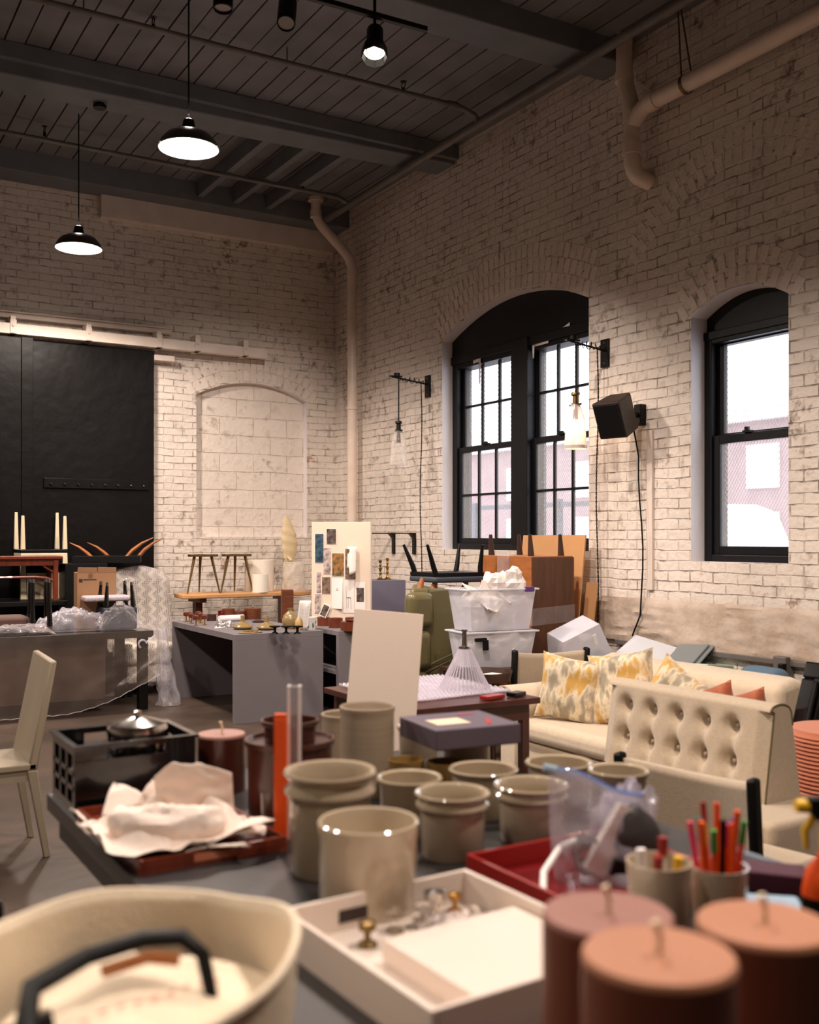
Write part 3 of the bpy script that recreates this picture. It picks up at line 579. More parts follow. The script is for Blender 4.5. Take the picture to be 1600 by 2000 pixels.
# curling page
def curlf(u, v):
    a = u*pi*.9; return (.085*sin(a)-.03+u*.01, -.02-.07*(1-cos(a))*.5-.02*v, -.19*v-.06*u*v)
M_ = Matrix.Rotation(rzb, 4, 'Z')
cpg = link('paper_sheet', MB().grid(curlf, 14, 8), 'paper', solid=.001); tag(cpg, 'large white page curling forward off the right of the pinboard', 'paper', loc=A+(M_ @ Vector((.37,0,.71))), rz=rzb)
m = MB().add([(-.035,-.03,-.02),(.03,-.012,-.03),(.05,-.012,-.13),(.0,-.02,-.2)], [(0,1,2,3)]); link('page_image', m, 'photo_olive', cpg, smooth=False, solid=.001)
bk = link('book_page', MB().box(-.035,-.03,-.06,.035,-.02,.06), 'white', smooth=False); tag(bk, 'tilted magazine page with dark bookshelf photo at the foot of the board', 'picture', loc=A+(M_ @ Vector((.13,0,.14))), rz=rzb); bk.rotation_euler = (0, .42, rzb)
link('printed_image', MB().box(-.027,-.032,-.05,.027,-.03,.05), 'photo_dark', bk, smooth=False)
# list hanging on the board's left
tl = at(590, 8.75, py=1165)
tag(link('handwritten_list', MB().grid(lambda u, v: ((u-.5)*.1+.03*v, .012*sin(u*5), (v-.5)*.24), 8, 8), 'paper', solid=.001), 'ruled white paper sheet propped left of the pinboard', 'paper', loc=(tl[0], tl[1], .73+.135), rz=-.5)
for o in [bpy.data.objects['handwritten_list']]:
    m = MB()
    for k in range(14): m.bar((-.035+.03*(.15+k*.05), -.006, -.12+.24*(.15+k*.05)), (.04+.03*(.15+k*.05), -.012, -.12+.24*(.15+k*.05)), .0015, .001)
    link('ruled_lines', m, 'steel', o)
# candlesticks on the pedestal
def candlestick(x, y, h, m, label):
    p = [(0,0),(.035,0),(.036,.008),(.022,.014),(.012,.03),(.009,.05),(.018,.062),(.009,.075),(.014,.095),(.02,.105),(.008,.12),(.013,.14),(.008,.15),(.017,.17),(.018,.175),(.012,.18),(0,.178)]
    tag(link('candlestick', MB().lathe([(r, z*h/.18) for r, z in p], 20), m), label, 'candlestick', 'candlesticks on the pedestal', loc=(x, y, 1.11))
for px, h, m, lab in ((743, .19, 'old_brass', 'dark turned candlestick nearer the pinboard'), (757, .21, 'brass', 'bright brass turned candlestick right of the dark one')):
    candlestick(8.72*tan(YAW+math.atan((px-800)/FP)), 8.72, h, m, lab)
# ------------------------------------------------------------------ objects on the first desk
DZ = .73
def dk(px, py):
    d = FP*(HC-DZ)/(py-HY); x, y, z = at(px, d, DZ)
    if y > 9.36: t = tan(YAW+math.atan((px-800)/FP)); x, y = t*9.36, 9.36
    return (x, y, z)
def lathed(name, label, cat, loc, prof, m, group=None, n=36, squash=1, kids=()):
    o = tag(link(name, MB().lathe(prof, n, squash=squash), m), label, cat, group, loc=loc)
    for kn, kp, km in kids: link(kn, MB().lathe(kp, n), km, o)
    return o
ks = [(364,1214),(374,1218),(383,1222),(392,1217),(400,1221),(370,1209),(388,1210)]
knob0 = None; kl = ['leftmost','nearest front edge left','front middle','rear of the front pair','rightmost','back left','back right']
for i, (px, py) in enumerate(ks):
    x, y, z = dk(px, py)
    if i == 0:
        knob0 = thing('brass_stem_knob', '', 'knob', (x, y, z), 0, 'mushroom knobs on the desk')
        link('base', MB().lathe([(0,0),(.022,0),(.022,.004),(.006,.008),(.005,.05),(.008,.055)], 16), 'brass', knob0)
        link('cap', MB().lathe([(.006,.05),(.026,.058),(.03,.07),(.026,.086),(.012,.094),(0,.095)], 20), 'mushroom_wood', knob0); o = knob0
    else: o = dup(knob0, (x, y, z))
    o['label'] = 'polished wood mushroom knob on a brass stem, %s of the cluster' % kl[i]
def canister(px, py, r, h, label, knob=True, m='walnut'):
    x, y, z = dk(px, py); o = thing('wooden_canister', label, 'canister', (x, y, z), 0, 'wooden canisters on the desk')
    link('body', MB().lathe([(0,0),(r,0),(r,h*.82),(r-.006,h*.82)], 32), m, o); link('lid', MB().lathe([(r,h*.83),(r,h),(0,h)], 32), m, o)
    if knob: link('knob', MB().lathe([(.003,h),(.003,h+.012),(.009,h+.018),(.006,h+.028),(0,h+.03)], 12), 'steel', o)
canister(466, 1207, .068, .082, 'middle walnut canister with silver knob, lowest of the round ones'); canister(494, 1203, .082, .105, 'largest walnut canister with two silver knobs, behind the necked pots')
canister(446, 1201, .06, .11, 'walnut canister behind the red glass'); canister(413, 1210, .045, .06, 'small dark wooden canister right of the mushroom knobs', False, 'dark_walnut')
x, y, z = dk(433, 1209); lathed('red_glass', 'deep red glass tumbler in front of the wooden canisters', 'glass', (x,y,z), [(0,0),(.032,0),(.036,.09),(.033,.09),(.029,.01),(0,.01)], mat('red_glass', (130,10,16), .1, trans=.4))
def neckpot(px, py, label):
    x, y, z = dk(px, py); o = thing('lidded_pot', label, 'pot', (x, y, z), 0, 'ochre necked pots')
    link('body', MB().lathe([(0,0),(.06,0),(.085,.015),(.088,.025),(.07,.04)], 36), 'ochre_glaze', o); link('lid', MB().lathe([(.07,.04),(.04,.056),(.02,.066),(.016,.09),(.02,.115),(.018,.12),(.012,.12),(.012,.1)], 36), 'ochre_glaze', o)
neckpot(474, 1229, 'flat ochre pot with tall neck, left one beside the foil'); neckpot(521, 1230, 'flat ochre pot with tall neck, right one beside the black stands')
x, y, z = dk(489, 1236); tag(link('cutting_plate', MB().lathe([(0,0),(.10,0),(.108,.006),(.10,.010),(0,.009)], 36, squash=.55), 'ochre_glaze'), 'flat cream oval plate holding brass rings at the desk edge', 'plate', loc=(x,y,z))
for i, (dx, dy, lab) in enumerate(((-.04,0,'brass ring lying at the left of the cream oval plate'),(.0,.01,'brass ring in the middle of the cream oval plate'),(.04,-.01,'brass ring lying at the right of the cream oval plate'))):
    tag(link('brass_ring', MB().lathe([(.014,0),(.022,0),(.022,.012),(.014,.012),(.014,0)], 18), 'ochre_glaze'), lab, 'ring', 'rings on the oval plate', loc=(x+dx, y+dy, z+.009))
for i, (px, py, lab) in enumerate(((537,1238,'left of the three small black stands at the desk corner'),(559,1238,'middle of the three small black stands at the desk corner'),(581,1238,'right of the three small black stands at the desk corner'))):
    x, y, z = dk(px, py); lathed('black_stand', lab, 'stand', (x,y,z), [(0,0),(.033,0),(.03,.006),(.012,.018),(.009,.035),(.014,.05),(.045,.058),(.046,.066),(0,.066)], 'black', 'small black pedestal stands')
x, y, z = dk(567, 1228); lathed('ochre_vase', 'round ochre stoneware vase with a narrow neck', 'vase', (x,y,z), [(0,0),(.045,0),(.068,.04),(.072,.075),(.06,.115),(.03,.145),(.018,.155),(.018,.17),(.026,.178),(.02,.176),(.012,.16)], 'ochre_glaze')
x, y, z = dk(585, 1231); lathed('small_vase', 'smaller tan vase tucked in front of the round ochre vase', 'vase', (x,y,z), [(0,0),(.025,0),(.04,.03),(.038,.08),(.02,.11),(.014,.12),(.018,.13),(.010,.126)], mat('tan_vase', (190,156,104), .3, coat=.3))
x, y, z = dk(604, 1229)
bb = lathed('bamboo_planter', 'white planter painted with green bamboo leaves', 'planter', (x,y,z), [(0,0),(.056,0),(.066,.105),(.062,.105),(.053,.01),(0,.01)], 'white')
m = MB(); rnd = random.Random(4)
for k in range(34):
    a = rnd.random()*2*pi; zz = .03+rnd.random()*.06; da = (rnd.random()-.5)*.4; r0 = .0575+zz*.095; l = .03+rnd.random()*.02; z2 = min(.1, max(.006, zz-l)); r1 = .0575+z2*.095
    c = Vector((r0*cos(a), r0*sin(a), zz)); e = Vector((r1*cos(a+da*.7), r1*sin(a+da*.7), z2)); w_ = Vector((-sin(a), cos(a), 0))*.0045; mid = (c+e)/2*1.0; mid.x *= 1.015; mid.y *= 1.015
    m.add([tuple(c), tuple(mid+w_), tuple(e), tuple(mid-w_)], [(0,1,2,3)])
link('painted_leaves', m, mat('leaf_green', (34,92,52), .4), bb, smooth=False)
# foil and plastic on the desk
def crumple(name, label, cat, loc, rx, ry, h, m, seed, group=None, n=26, amp=.35, mm='grid'):
    def f(u, v):
        a = u*2*pi; t = v*pi/2; q = 1+amp*nz(cos(a)*2.2+seed, sin(a)*2.2, v*3)+amp*.4*nz(cos(a)*7+seed, sin(a)*7, v*9)
        return (rx*cos(a)*cos(t)**.6*q, ry*sin(a)*cos(t)**.6*q, max(0, h*sin(t)*q))
    return tag(link(name, MB().grid(f, n*2, n, closeu=True), m), label, cat, group, loc=loc)
mat('foil', (214,208,206), .22, metal=.85, bump=.6, bscale=45)
x, y, z = dk(440, 1226); crumple('foil_wrap', 'crumpled silver foil left of the ochre pots', 'foil', (x,y,z), .09, .06, .05, 'foil', 3)
x, y, z = dk(450, 1214); tag(link('paper_roll', MB().tube([(-.11,0,.03),(.14,.03,.03)], .03, 16), 'white'), 'white paper packet lying behind the silver foil', 'packet', loc=(x,y,z))
for (px, py, r, lab) in ((512,1216,.05,'dark round lid lying behind the right ochre pot'),):
    x, y, z = dk(px, py); lathed('dark_lid', lab, 'lid', (x-.02,y+.04,z), [(0,0),(r,0),(r+.01,.012),(.015,.03),(0,.03)], 'dark_walnut')
x, y, z = dk(561, 1210); tag(link('wooden_column', MB().box(-.055,-.055,0,.055,.055,.29), 'walnut', smooth=False, bevel=.003), 'tall square walnut box beside the round ochre vase', 'box', loc=(x,y,z), rz=-.3)
# wooden dishes on the second desk
def dk2(px, py): return dk(px, py)
for px, py, r, h, lab in ((634,1222,.068,.08,'brown wooden dish beside the bamboo planter'),(656,1226,.062,.085,'brown wooden dish in the middle of the second desk'),(688,1231,.10,.075,'wide brown wooden dish beside the leaning board')):
    x, y, z = dk(px, py)
    lathed('wooden_dish', lab, 'dish', (max(x,4.02 if px>622 else 0), y, z), [(0,0),(r,0),(r,h),(r-.006,h),(r-.008,.012),(0,.012)], mat('dish_brown', (104,50,32), .35, var=.15), 'brown wooden dishes on the second desk')
x, y, z = dk(688, 1231); lathed('wooden_dish', 'small dark dish stacked on the wide brown dish', 'dish', (x,y,z+.077), [(0,0),(.05,0),(.062,.012),(.058,.03),(.062,.034),(.05,.034),(0,.01)], 'dish_brown', 'brown wooden dishes on the second desk')
bpy.data.objects['wooden_dish.003'].location.z = z+.0755
link('flat_lid', MB().lathe([(0,.075),(.099,.075),(.099,.071),(0,.071)], 30), 'dish_brown', bpy.data.objects['wooden_dish.002'])
# ------------------------------------------------------------------ live edge bench on crossed legs, stools
bn = thing('live_edge_bench', 'pale live edge wood slab table before the walled-up window', 'table', (3.34, 9.92, 0))
poly = [(0,.04),(.12,-.01),(.30,.03),(.5,0),(.9,.03),(1.3,0),(1.45,.1),(1.43,.45),(1.2,.52),(.7,.48),(.3,.53),(.05,.45)]
link('slab', MB().prism(poly, .905, .95), 'oak', bn, bevel=.01); link('trestle', MB().box(.2,.08,0,.27,.44,.05).box(.2,.08,.86,.27,.44,.905).box(.2,.2,.05,.27,.3,.86), 'walnut', bn, smooth=False); link('trestle', MB().box(1.15,.08,0,1.22,.44,.05).box(1.15,.08,.86,1.22,.44,.905).box(1.15,.2,.05,1.22,.3,.86), 'walnut', bn, smooth=False)
def stool(x, y, label, rz=0):
    t = thing('three_leg_stool', label, 'stool', (x, y, .95), rz, 'gold clover stools on the slab')
    pts = []
    for k in range(48):
        a = 2*pi*k/48; r = .135+.035*cos(3*a+pi); pts.append((r*cos(a), r*sin(a)))
    link('seat', MB().prism(pts, .375, .40), 'old_brass', t, bevel=.004)
    for k in range(3):
        a = 2*pi*k/3+pi/3; link('leg', MB().tube([(.10*cos(a), .10*sin(a), .375), (.19*cos(a), .19*sin(a), 0)], [.016, .007], 12), 'old_brass', t)
stool(3.62, 10.16, 'gold three legged stool nearer the wrapped armchair', .35); stool(3.99, 10.16, 'gold three legged stool beside the white drum shades', .25)
def drum(x, y, r, h, label):
    t = thing('drum_shade', label, 'lampshade', (x, y, .95), 0, 'white drum shades on the slab')
    link('shade', MB().lathe([(r,0),(r,h),(r-.004,h),(r-.004,0),(r,0)], 48), 'drum_shade', t); link('cross_ring', MB().tube([(-r+.004,0,h-.03),(r-.004,0,h-.03)], .003, 6).tube([(0,-r+.004,h-.03),(0,r-.004,h-.03)], .003, 6), 'steel', t)
drum(4.30, 10.28, .155, .33, 'larger white drum lampshade at the back of the slab'); drum(4.20, 10.02, .085, .19, 'smaller white drum lampshade standing in front of the larger one')
lf = thing('leaf_sculpture', 'carved cream leaf sculpture rising beside the pinboard', 'sculpture', (4.67, 10.33, .95))
def leaff(u, v):
    z = v*.56; wd = .085*(sin(pi*min(1, v*1.02))**.7)*(1.25-.5*v)+.004; a = u*2*pi
    r = 1+.07*sin(a*1+v*34)
    return (wd*cos(a)*r+.02*sin(v*4)-.02*v, .03*sin(a)*sin(pi*v)*r+.006, z+.27)
link('leaf', MB().grid(leaff, 40, 60, closeu=True), 'leaf_cream', lf); link('base', MB().box(-.05,-.04,0,.05,.04,.28), 'leaf_cream', lf, bevel=.01)
link('stem', MB().tube([(.03,-.04,.30),(-.01,-.06,.33),(-.04,-.04,.37)], [.018,.02,.008], 8), 'leaf_cream', lf)
x, y = 4.60, 10.11
bwf = MB().grid(lambda u, v: (x+(.12+.012*nz(cos(u*6.28)*3, sin(u*6.28)*3, v*5))*cos(u*2*pi), y-.05+(.1+.012*nz(cos(u*6.28)*3, sin(u*6.28)*3, v*5))*sin(u*2*pi)*.8, .952+v*.31), 60, 30, closeu=True)
tag(link('bubble_wrapped_lamp', bwf, mat('bubble_skin', (226,214,200), .25, alpha=.55, bump=.9, bscale=90)), 'cylinder swathed in bubble wrap below the leaf sculpture', 'bubble wrap')
# ------------------------------------------------------------------ leaning foam board
fb = MB().box(-.155, 0, 0, .155, .025, 1.20)
o = tag(link('foam_board', fb, 'foam_board', smooth=False, bevel=.002), 'tall blank cream board leaning against the dark table', 'board', loc=(2.10, 3.84, .016)); o.rotation_euler = (-.19, .09, -.46)
# ------------------------------------------------------------------ table with bubble wrap, glass cone
tc = thing('side_table', 'low reddish brown table under bubble wrap and a glass cone', 'table', (2.38, 3.98, 0))
link('tabletop', MB().box(0,0,.71,.76,.85,.74), mat('rosewood', (78,42,36), .3, var=.15), tc, bevel=.004, smooth=False); link('apron', MB().box(.04,.04,.63,.72,.07,.71), 'rosewood', tc, smooth=False); link('apron', MB().box(.04,.78,.63,.72,.81,.71), 'rosewood', tc, smooth=False)
for a, b in ((.04,.04),(.68,.04),(.04,.77),(.68,.77)): link('leg', MB().box(a,b,0,a+.04,b+.04,.63), 'rosewood', tc, smooth=False)
bw = thing('bubble_wrap', 'sheet of clear bubble wrap spread under the glass cone', 'bubble wrap', (2.46, 4.16, .742))
link('film', MB().grid(lambda u, v: (u*.66, v*.68-.02+.05*u, .006+.004*nz(u*6, v*6)), 20, 20), 'milky_film', bw)
m = MB(); rnd = random.Random(9)
for i in range(27):
    for j in range(27):
        u, v = (i+(j % 2)*.5)/27, j/27
        if u > 1: continue
        m.lathe([(.0105,0),(.0095,.007),(.005,.0105),(0,.0115)], 8, (u*.66, v*.68-.02+.05*u))
o = link('bubbles', m, film('bubble', (236,230,244), .22, .05), bw); o['kind'] = 'stuff'; o.location.z = .006
def rib_mesh():
    m = MB()
    for k in range(36):
        a = 2*pi*k/36; m.tube([(.130*cos(a), .130*sin(a), 0), (.029*cos(a), .029*sin(a), .205)], [.0042, .0016], 5)
    return m
cone = thing('glass_cone_shade', 'ribbed clear glass cone lampshade standing on bubble wrap', 'lampshade', (2.92, 4.32, .755))
def conef(u, v):
    a = u*2*pi; r = .028+(1-v)*.100; r *= 1+.018*cos(a*36); return (r*cos(a), r*sin(a), v*.205)
link('shade', MB().grid(conef, 216, 6, closeu=True), 'ribbed_clear', cone)
link('ribs', MB().at().grid(lambda u, v: conef(u, v), 3, 1) if 0 else rib_mesh(), 'milky_film', cone); link('collar', MB().lathe([(.024,.2),(.03,.202),(.03,.212),(.014,.218),(.012,.29),(.016,.292),(.016,.3),(0,.3)], 20), 'steel', cone)
tag(link('red_tray', MB().box(-.06,-.03,0,.06,.03,.02), 'red_lacquer', smooth=False, bevel=.004), 'shiny red box lying at the near edge of the brown table', 'box', loc=(2.90, 4.05, .742), rz=.2)
tag(link('foil_packet', MB().box(-.045,-.03,0,.045,.03,.022), 'black_gloss', smooth=False, bevel=.005), 'glossy black packet right of the shiny red box', 'packet', loc=(3.05, 4.06, .742), rz=.3)
# ------------------------------------------------------------------ olive sofa standing on end, inverted dark chair
ol = thing('olive_sofa', 'olive green leather sofa turned on its end near the corner', 'sofa', (3.88, 6.42, 0))
m = MB().add([(0,.0,0),(.62,-.0,0),(.80,.6,0),(.42,.7,0),(0,.02,1.15),(.50,-.02,1.15),(.68,.15,1.02),(.80,.6,1.1),(.42,.7,1.15),(.70,-.02,.78)],
    [(0,4,5,6,9,1)[::-1],(4,8,7,6,5)[::-1],(1,9,6,7,2)[::-1],(0,3,8,4)[::-1],(3,2,7,8)[::-1],(0,1,2,3)[::-1]])
link('side_panel', m, 'olive', ol, bevel=.035, seg=4)
link('seat_cushion', MB().box(-.05,-.07,.86,.16,.06,1.12), 'olive', ol, bevel=.05, seg=4); link('seat_cushion', MB().box(-.05,-.07,.56,.14,.06,.84), 'olive', ol, bevel=.05, seg=4); link('seat_cushion', MB().box(-.05,-.07,.1,.12,.06,.54), 'olive', ol, bevel=.05, seg=4)
link('piping', MB().tube([(.03,-.02,.55),(.35,-.03,.66),(.66,-.03,.80)], .009, 8).tube([(.03,-.02,.51),(.35,-.03,.62),(.66,-.03,.76)], .006, 8).tube([(.50,-.03,1.14),(.69,-.03,.95)], .008, 8).tube([(.0,-.02,.55),(.12,-.03,1.14)], .009, 8), 'piping', ol)
for x_, y_ in ((.12,.1),(.34,.25),(.66,.3)): link('leg', MB().tube([(x_,y_,1.11),(x_+.03,y_,1.22)], [.03,.014], 12), 'cherry', ol)
ic = thing('dining_chair', 'dark chair upside down with slate seat and black legs, on the olive sofa', 'chair', (4.2, 6.75, 1.17))
ic.location = (4.40, 6.78, 1.175)
def sweep(m, pts, r): return m.tube(pts, r, 10)
link('seat', MB().prism([(-.22,-.2),(.24,-.22),(.24,.2),(-.2,.22)], .0, .045), 'slate', ic, bevel=.015); link('seat_frame', MB().prism([(-.2,-.19),(.23,-.2),(.23,.19),(-.2,.2)], .045, .075), 'black', ic)
for (a, b, dx, dy) in ((-.19,-.17,-.10,-.03),(.21,-.18,.0,-.03),(-.17,.17,-.09,.03),(.21,.17,.06,.03)):
    link('leg', MB().tube([(a,b,.05),(a+dx*.25,b,.12),(a+dx*.6,b+dy*.5,.20),(a+dx,b+dy,.29)], [.022,.021,.017,.011], 10), 'black', ic)
# ------------------------------------------------------------------ cabinet standing inverted, cardboard
cb = thing('wooden_cabinet', 'orange brown cabinet standing upside down with four tapered legs up', 'cabinet', (4.74, 6.12, 0))
link('body', MB().box(0,0,0,.40,.67,1.38), 'cherry', cb, bevel=.004, smooth=False)
link('side_panel', MB().box(-.0,-.012,0.02,.40,0,1.37), mat('cabinet_side_shade', (84,50,28), .4, var=.2, vscale=4, stretch=(9,9,1)), cb, smooth=False)  # side shade put into the colour: darker brown against the track light
for a, b in ((.05,.07),(.34,.07),(.05,.58),(.33,.58)): link('leg', MB().tube([(a,b,1.38),(a-.01,b,1.545)], [.026,.013], 12), 'dark_walnut', cb)
link('door_seam', MB().box(-.003,.28,0.1,.0,.285,1.36), 'dark_walnut', cb, smooth=False)
link('shrink_wrap_band', MB().grid(lambda u, v: (-.005 if u < .5 else -.005+(u-.5)*2*.41, .67-u*2*.68 if u < .5 else -.016, .86+v*.13-.0*u+.04*abs(u-.5)), 20, 8), 'clear_film', cb)
link('shrink_wrap_band', MB().grid(lambda u, v: (-.004, .27+u*.16, 1.1+v*.275), 6, 8), 'clear_film', cb)
o = tag(link('cardboard_sheet', MB().box(0, 0, 0, .012, .80, 1.55), 'kraft', smooth=False), 'tall sheet of tan cardboard leaning on the wall behind the cabinet', 'cardboard', loc=(5.18, 6.22, 0)); o.rotation_euler.y = .11
o = tag(link('cardboard_offcut', MB().box(0, 0, 0, .015, .12, 1.18), 'kraft', smooth=False), 'lower cardboard offcut leaning right of the cabinet', 'cardboard', loc=(5.20, 6.09, 0)); o.rotation_euler.y = .13
# ------------------------------------------------------------------ plastic tubs
lt = thing('low_table', 'low dark table carrying the clear plastic tubs', 'table', (3.90, 5.70, 0))
link('tabletop', MB().box(0,0,.59,.76,.38,.62), 'dark_walnut', lt, smooth=False, bevel=.004)
for a, b in ((.0,.33),(.71,.33),(.0,.0),(.71,.0)): link('leg', MB().box(a,b,0,a+.05,b+.05,.59), 'dark_walnut', lt, smooth=False)
def tub(loc, w_, d_, h, label, rz=0, fill=12, seed=1, rot=None):
    t = thing('plastic_tub', label, 'tub', loc, rz, 'clear plastic storage tubs')
    i = .035; wall = .004
    m = MB()
    b = [(-w_/2+i,-d_/2+i),(w_/2-i,-d_/2+i),(w_/2-i,d_/2-i),(-w_/2+i,d_/2-i)]; tp = [(-w_/2,-d_/2),(w_/2,-d_/2),(w_/2,d_/2),(-w_/2,d_/2)]
    m.add([(x,y,0) for x,y in b]+[(x,y,h) for x,y in tp], [(0,3,2,1),(0,1,5,4),(1,2,6,5),(2,3,7,6),(3,0,4,7)])
    link('tub_body', m, 'tub', t, smooth=False, solid=wall, bevel=.0)
    r = MB(); e = .018
    r.box(-w_/2-e,-d_/2-e,h-.012,w_/2+e,-d_/2,h).box(-w_/2-e,d_/2,h-.012,w_/2+e,d_/2+e,h).box(-w_/2-e,-d_/2,h-.012,-w_/2,d_/2,h).box(w_/2,-d_/2,h-.012,w_/2+e,d_/2,h)
    link('rim', r, 'lid_tub', t, smooth=False, bevel=.003)
    if rot: t.rotation_euler = rot
    rnd = random.Random(seed); 
    if fill:
        m = MB()
        for k in range(fill):
            cx, cy = (rnd.random()-.5)*(w_-.2), (rnd.random()-.5)*(d_-.16); cz = .06+rnd.random()*(h*(.95 if fill > 20 else .5)); s = .055+rnd.random()*.05; sd = rnd.random()*20
            def f(u, v, cx=cx, cy=cy, cz=cz, s=s, sd=sd):
                a = u*2*pi; b_ = v*pi; q = 1+.55*nz(cos(a)*sin(b_)*1.5+sd, sin(a)*sin(b_)*1.5, cos(b_)*1.5)
                return (cx+s*q*cos(a)*sin(b_), cy+s*.7*q*sin(a)*sin(b_), cz-s*q*cos(b_))
            m.at().grid(f, 12, 8, closeu=True)
        o = link('tissue_filling', m, 'paper', t, smooth=False); o['kind'] = 'stuff'
    return t
t1 = tub((4.22, 5.90, .62), .54, .30, .255, 'lower clear plastic tub full of white packing on the low table', rz=-.1, fill=16, seed=5)
link('tub_handle', MB().box(-.22,-.165,.19,-.13,-.145,.215).box(-.16,-.17,.13,-.12,-.15,.2), 'black', t1, smooth=False, bevel=.004)
t2 = tub((4.22, 5.90, .878), .54, .30, .29, 'upper clear plastic tub heaped with white tissue, top of the stack', rz=-.06, fill=24, seed=8)
link('purple_latch', MB().box(.17,-.178,.265,.24,-.155,.30), 'purple', t2, smooth=False, bevel=.004)
m = MB().at()
for (px_, py_, q, r_) in ((-.06,0,.24,.5),(.05,.02,.2,1.1),(.12,0,.14,2.0),(0,-.02,.2,2.6),(-.12,.02,.16,.9)):
    m.at((px_, py_, .20), rx=.5+r_*.3, ry=r_*.5, rz=r_); m.box(-q*.6,-q*.6,0,q*.6,q*.6,.008)
link('tissue_sheets', m.at(), 'paper', t2, smooth=False)
t3_ = tub((4.78, 5.72, .60), .38, .28, .28, 'tipped clear tub sliding off beside the stack, small printed label', fill=5, seed=3, rot=(.25, .5, -.2))
t3_.location = (4.80, 5.70, .64); t3_.rotation_euler = (pi+.25, -.40, -.2); t3_.location = (4.72, 5.62, .88)
link('printed_label', MB().box(.07,.118,.05,.10,.123,.13), 'white', t3_, smooth=False)
# pile of lids and tubs on a crate beneath
cr = tag(link('storage_crate', MB().box(0,0,0,.50,.62,.60), 'grey_lid', bevel=.02, smooth=False), 'grey crate behind the sofa holding the loose tub lids', 'crate', loc=(4.86, 4.98, 0))
def lid(loc, rot, label, m='lid_tub', s=1):
    o = link('tub_lid', MB().box(-.27*s,-.19*s,0,.27*s,.19*s,.012).box(-.23*s,-.15*s,.012,.23*s,.15*s,.03), m, bevel=.012, smooth=False); tag(o, label, 'lid', 'loose tub lids', loc=loc); o.rotation_euler = rot
lid((5.12, 5.30, .61), (.0, -.05, .3), 'white tub lid lying flat at the bottom of the heap', s=.9); lid((5.15, 5.35, .68), (.25, -.28, .4), 'clear tub lid tilted up like a tent on the heap'); lid((5.28, 5.12, .66), (-.1, -.5, .2), 'grey tub lid leaning in the heap by the wall', 'grey_lid', .8); lid((5.34, 4.95, .63), (-.05, .12, .15), 'mint green edged lid at the right end of the heap', 'mint', .7)
# round tray table in front of the tubs
rt = thing('tray_table', 'round dark brown tray table behind the glass cone', 'table', (3.83, 5.46, 0))
link('tray', MB().lathe([(0,.60),(.18,.60),(.195,.66),(.19,.66),(.175,.612),(0,.612)], 40), 'dark_walnut', rt)
for k in range(3): a = k*2.1+.5; link('leg', MB().tube([(.08*cos(a),.08*sin(a),.60),(.15*cos(a),.15*sin(a),0)], [.014,.01], 10), 'dark_walnut', rt)
tag(link('paper_scrap', MB().box(-.05,-.04,0,.05,.04,.03), 'white', smooth=False), 'folded white paper lying in the round tray', 'paper', loc=(3.88,5.42,.612), rz=.3)
# ------------------------------------------------------------------ sling chairs
def slingchair(loc, rz, wd, top, seatz, label, lean=.16):
    t = thing('sling_chair', label, 'chair', loc, rz, 'black framed linen chairs')
    for s in (-1, 1):
        link('back_post', MB().bar((s*wd/2,-.02,seatz-.1), (s*wd/2,-.02-lean,top+.02), .035, .05, (0,1,0)), 'black', t, bevel=.012)
        link('leg', MB().tube([(s*wd/2,-.0,seatz),(s*wd/2,-.06,0)], [.02,.014], 10), 'black', t); link('leg', MB().tube([(s*wd/2,.42,seatz),(s*wd/2,.45,0)], [.02,.014], 10), 'black', t)
    link('backrest', MB().grid(lambda u, v: (-wd/2+.012+(wd-.024)*u, -.02-lean*v*(1-.0)+.06*sin(pi*u)-.004, seatz+.02+(top-seatz-.02)*v-.022*sin(pi*u)*v), 24, 12), 'linen', t, solid=.025)
    link('seat', MB().box(-wd/2+.01,.0,seatz-.03,wd/2-.01,.42,seatz+.05), 'linen', t, bevel=.02)
    link('seat_rail', MB().box(-wd/2,-.01,seatz-.07,wd/2,.02,seatz-.03).box(-wd/2,.40,seatz-.07,wd/2,.43,seatz-.03), 'cherry', t, smooth=False)
    return t
slingchair((4.33, 5.42, 0), -.2, .53, .765, .36, 'linen backed black framed chair behind the cream sofa arm', .04)
slingchair((2.79, 2.66, 0), pi/2+pi+.16, .56, .69, .30, 'low linen sling chair with black posts in front of the tufted settee', .04)
# ------------------------------------------------------------------ cream sofa with cushions
sf = thing('cream_sofa', 'cream linen sofa with rolled arm and printed cushions along the wall', 'sofa', (3.78, 3.62, 0))
SL = 1.58
link('base', MB().box(.02,0,.08,1.0,SL-.12,.30), 'cream_linen', sf, bevel=.03, seg=3); link('seat_cushion', MB().box(-.02,.0,.30,.72,SL-.20,.43), 'cream_linen', sf, bevel=.05, seg=4)
link('backrest', MB().add([(.62,0,.30),(1.0,0,.25),(1.0,0,.70),(.80,0,.775),(.66,0,.74),(.62,SL-.1,.30),(1.0,SL-.1,.25),(1.0,SL-.1,.70),(.80,SL-.1,.775),(.66,SL-.1,.74)], [(0,1,2,3,4),(5,9,8,7,6),(0,4,9,5),(4,3,8,9),(3,2,7,8),(2,1,6,7),(1,0,5,6)]), 'cream_linen', sf, bevel=.05, seg=5)
link('arm', MB().tube([(-.04,SL-.10,.50),(.2,SL-.1,.50),(.95,SL-.10,.52)], .115, 28).box(-.02,SL-.19,.1,.9,SL-.03,.5), 'cream_linen', sf, bevel=.012)
link('piping', MB().at((-.042,SL-.10,.50), ry=-pi/2).lathe([(.108,-.004),(.116,-.004),(.116,.006),(.108,.006),(.108,-.004)], 32), 'linen', sf)
for a, b in ((.06,.06),(.92,.06),(.06,SL-.2),(.92,SL-.2)): link('foot', MB().tube([(a,b,0),(a,b,.08)], [.018,.025], 10), 'dark_walnut', sf)
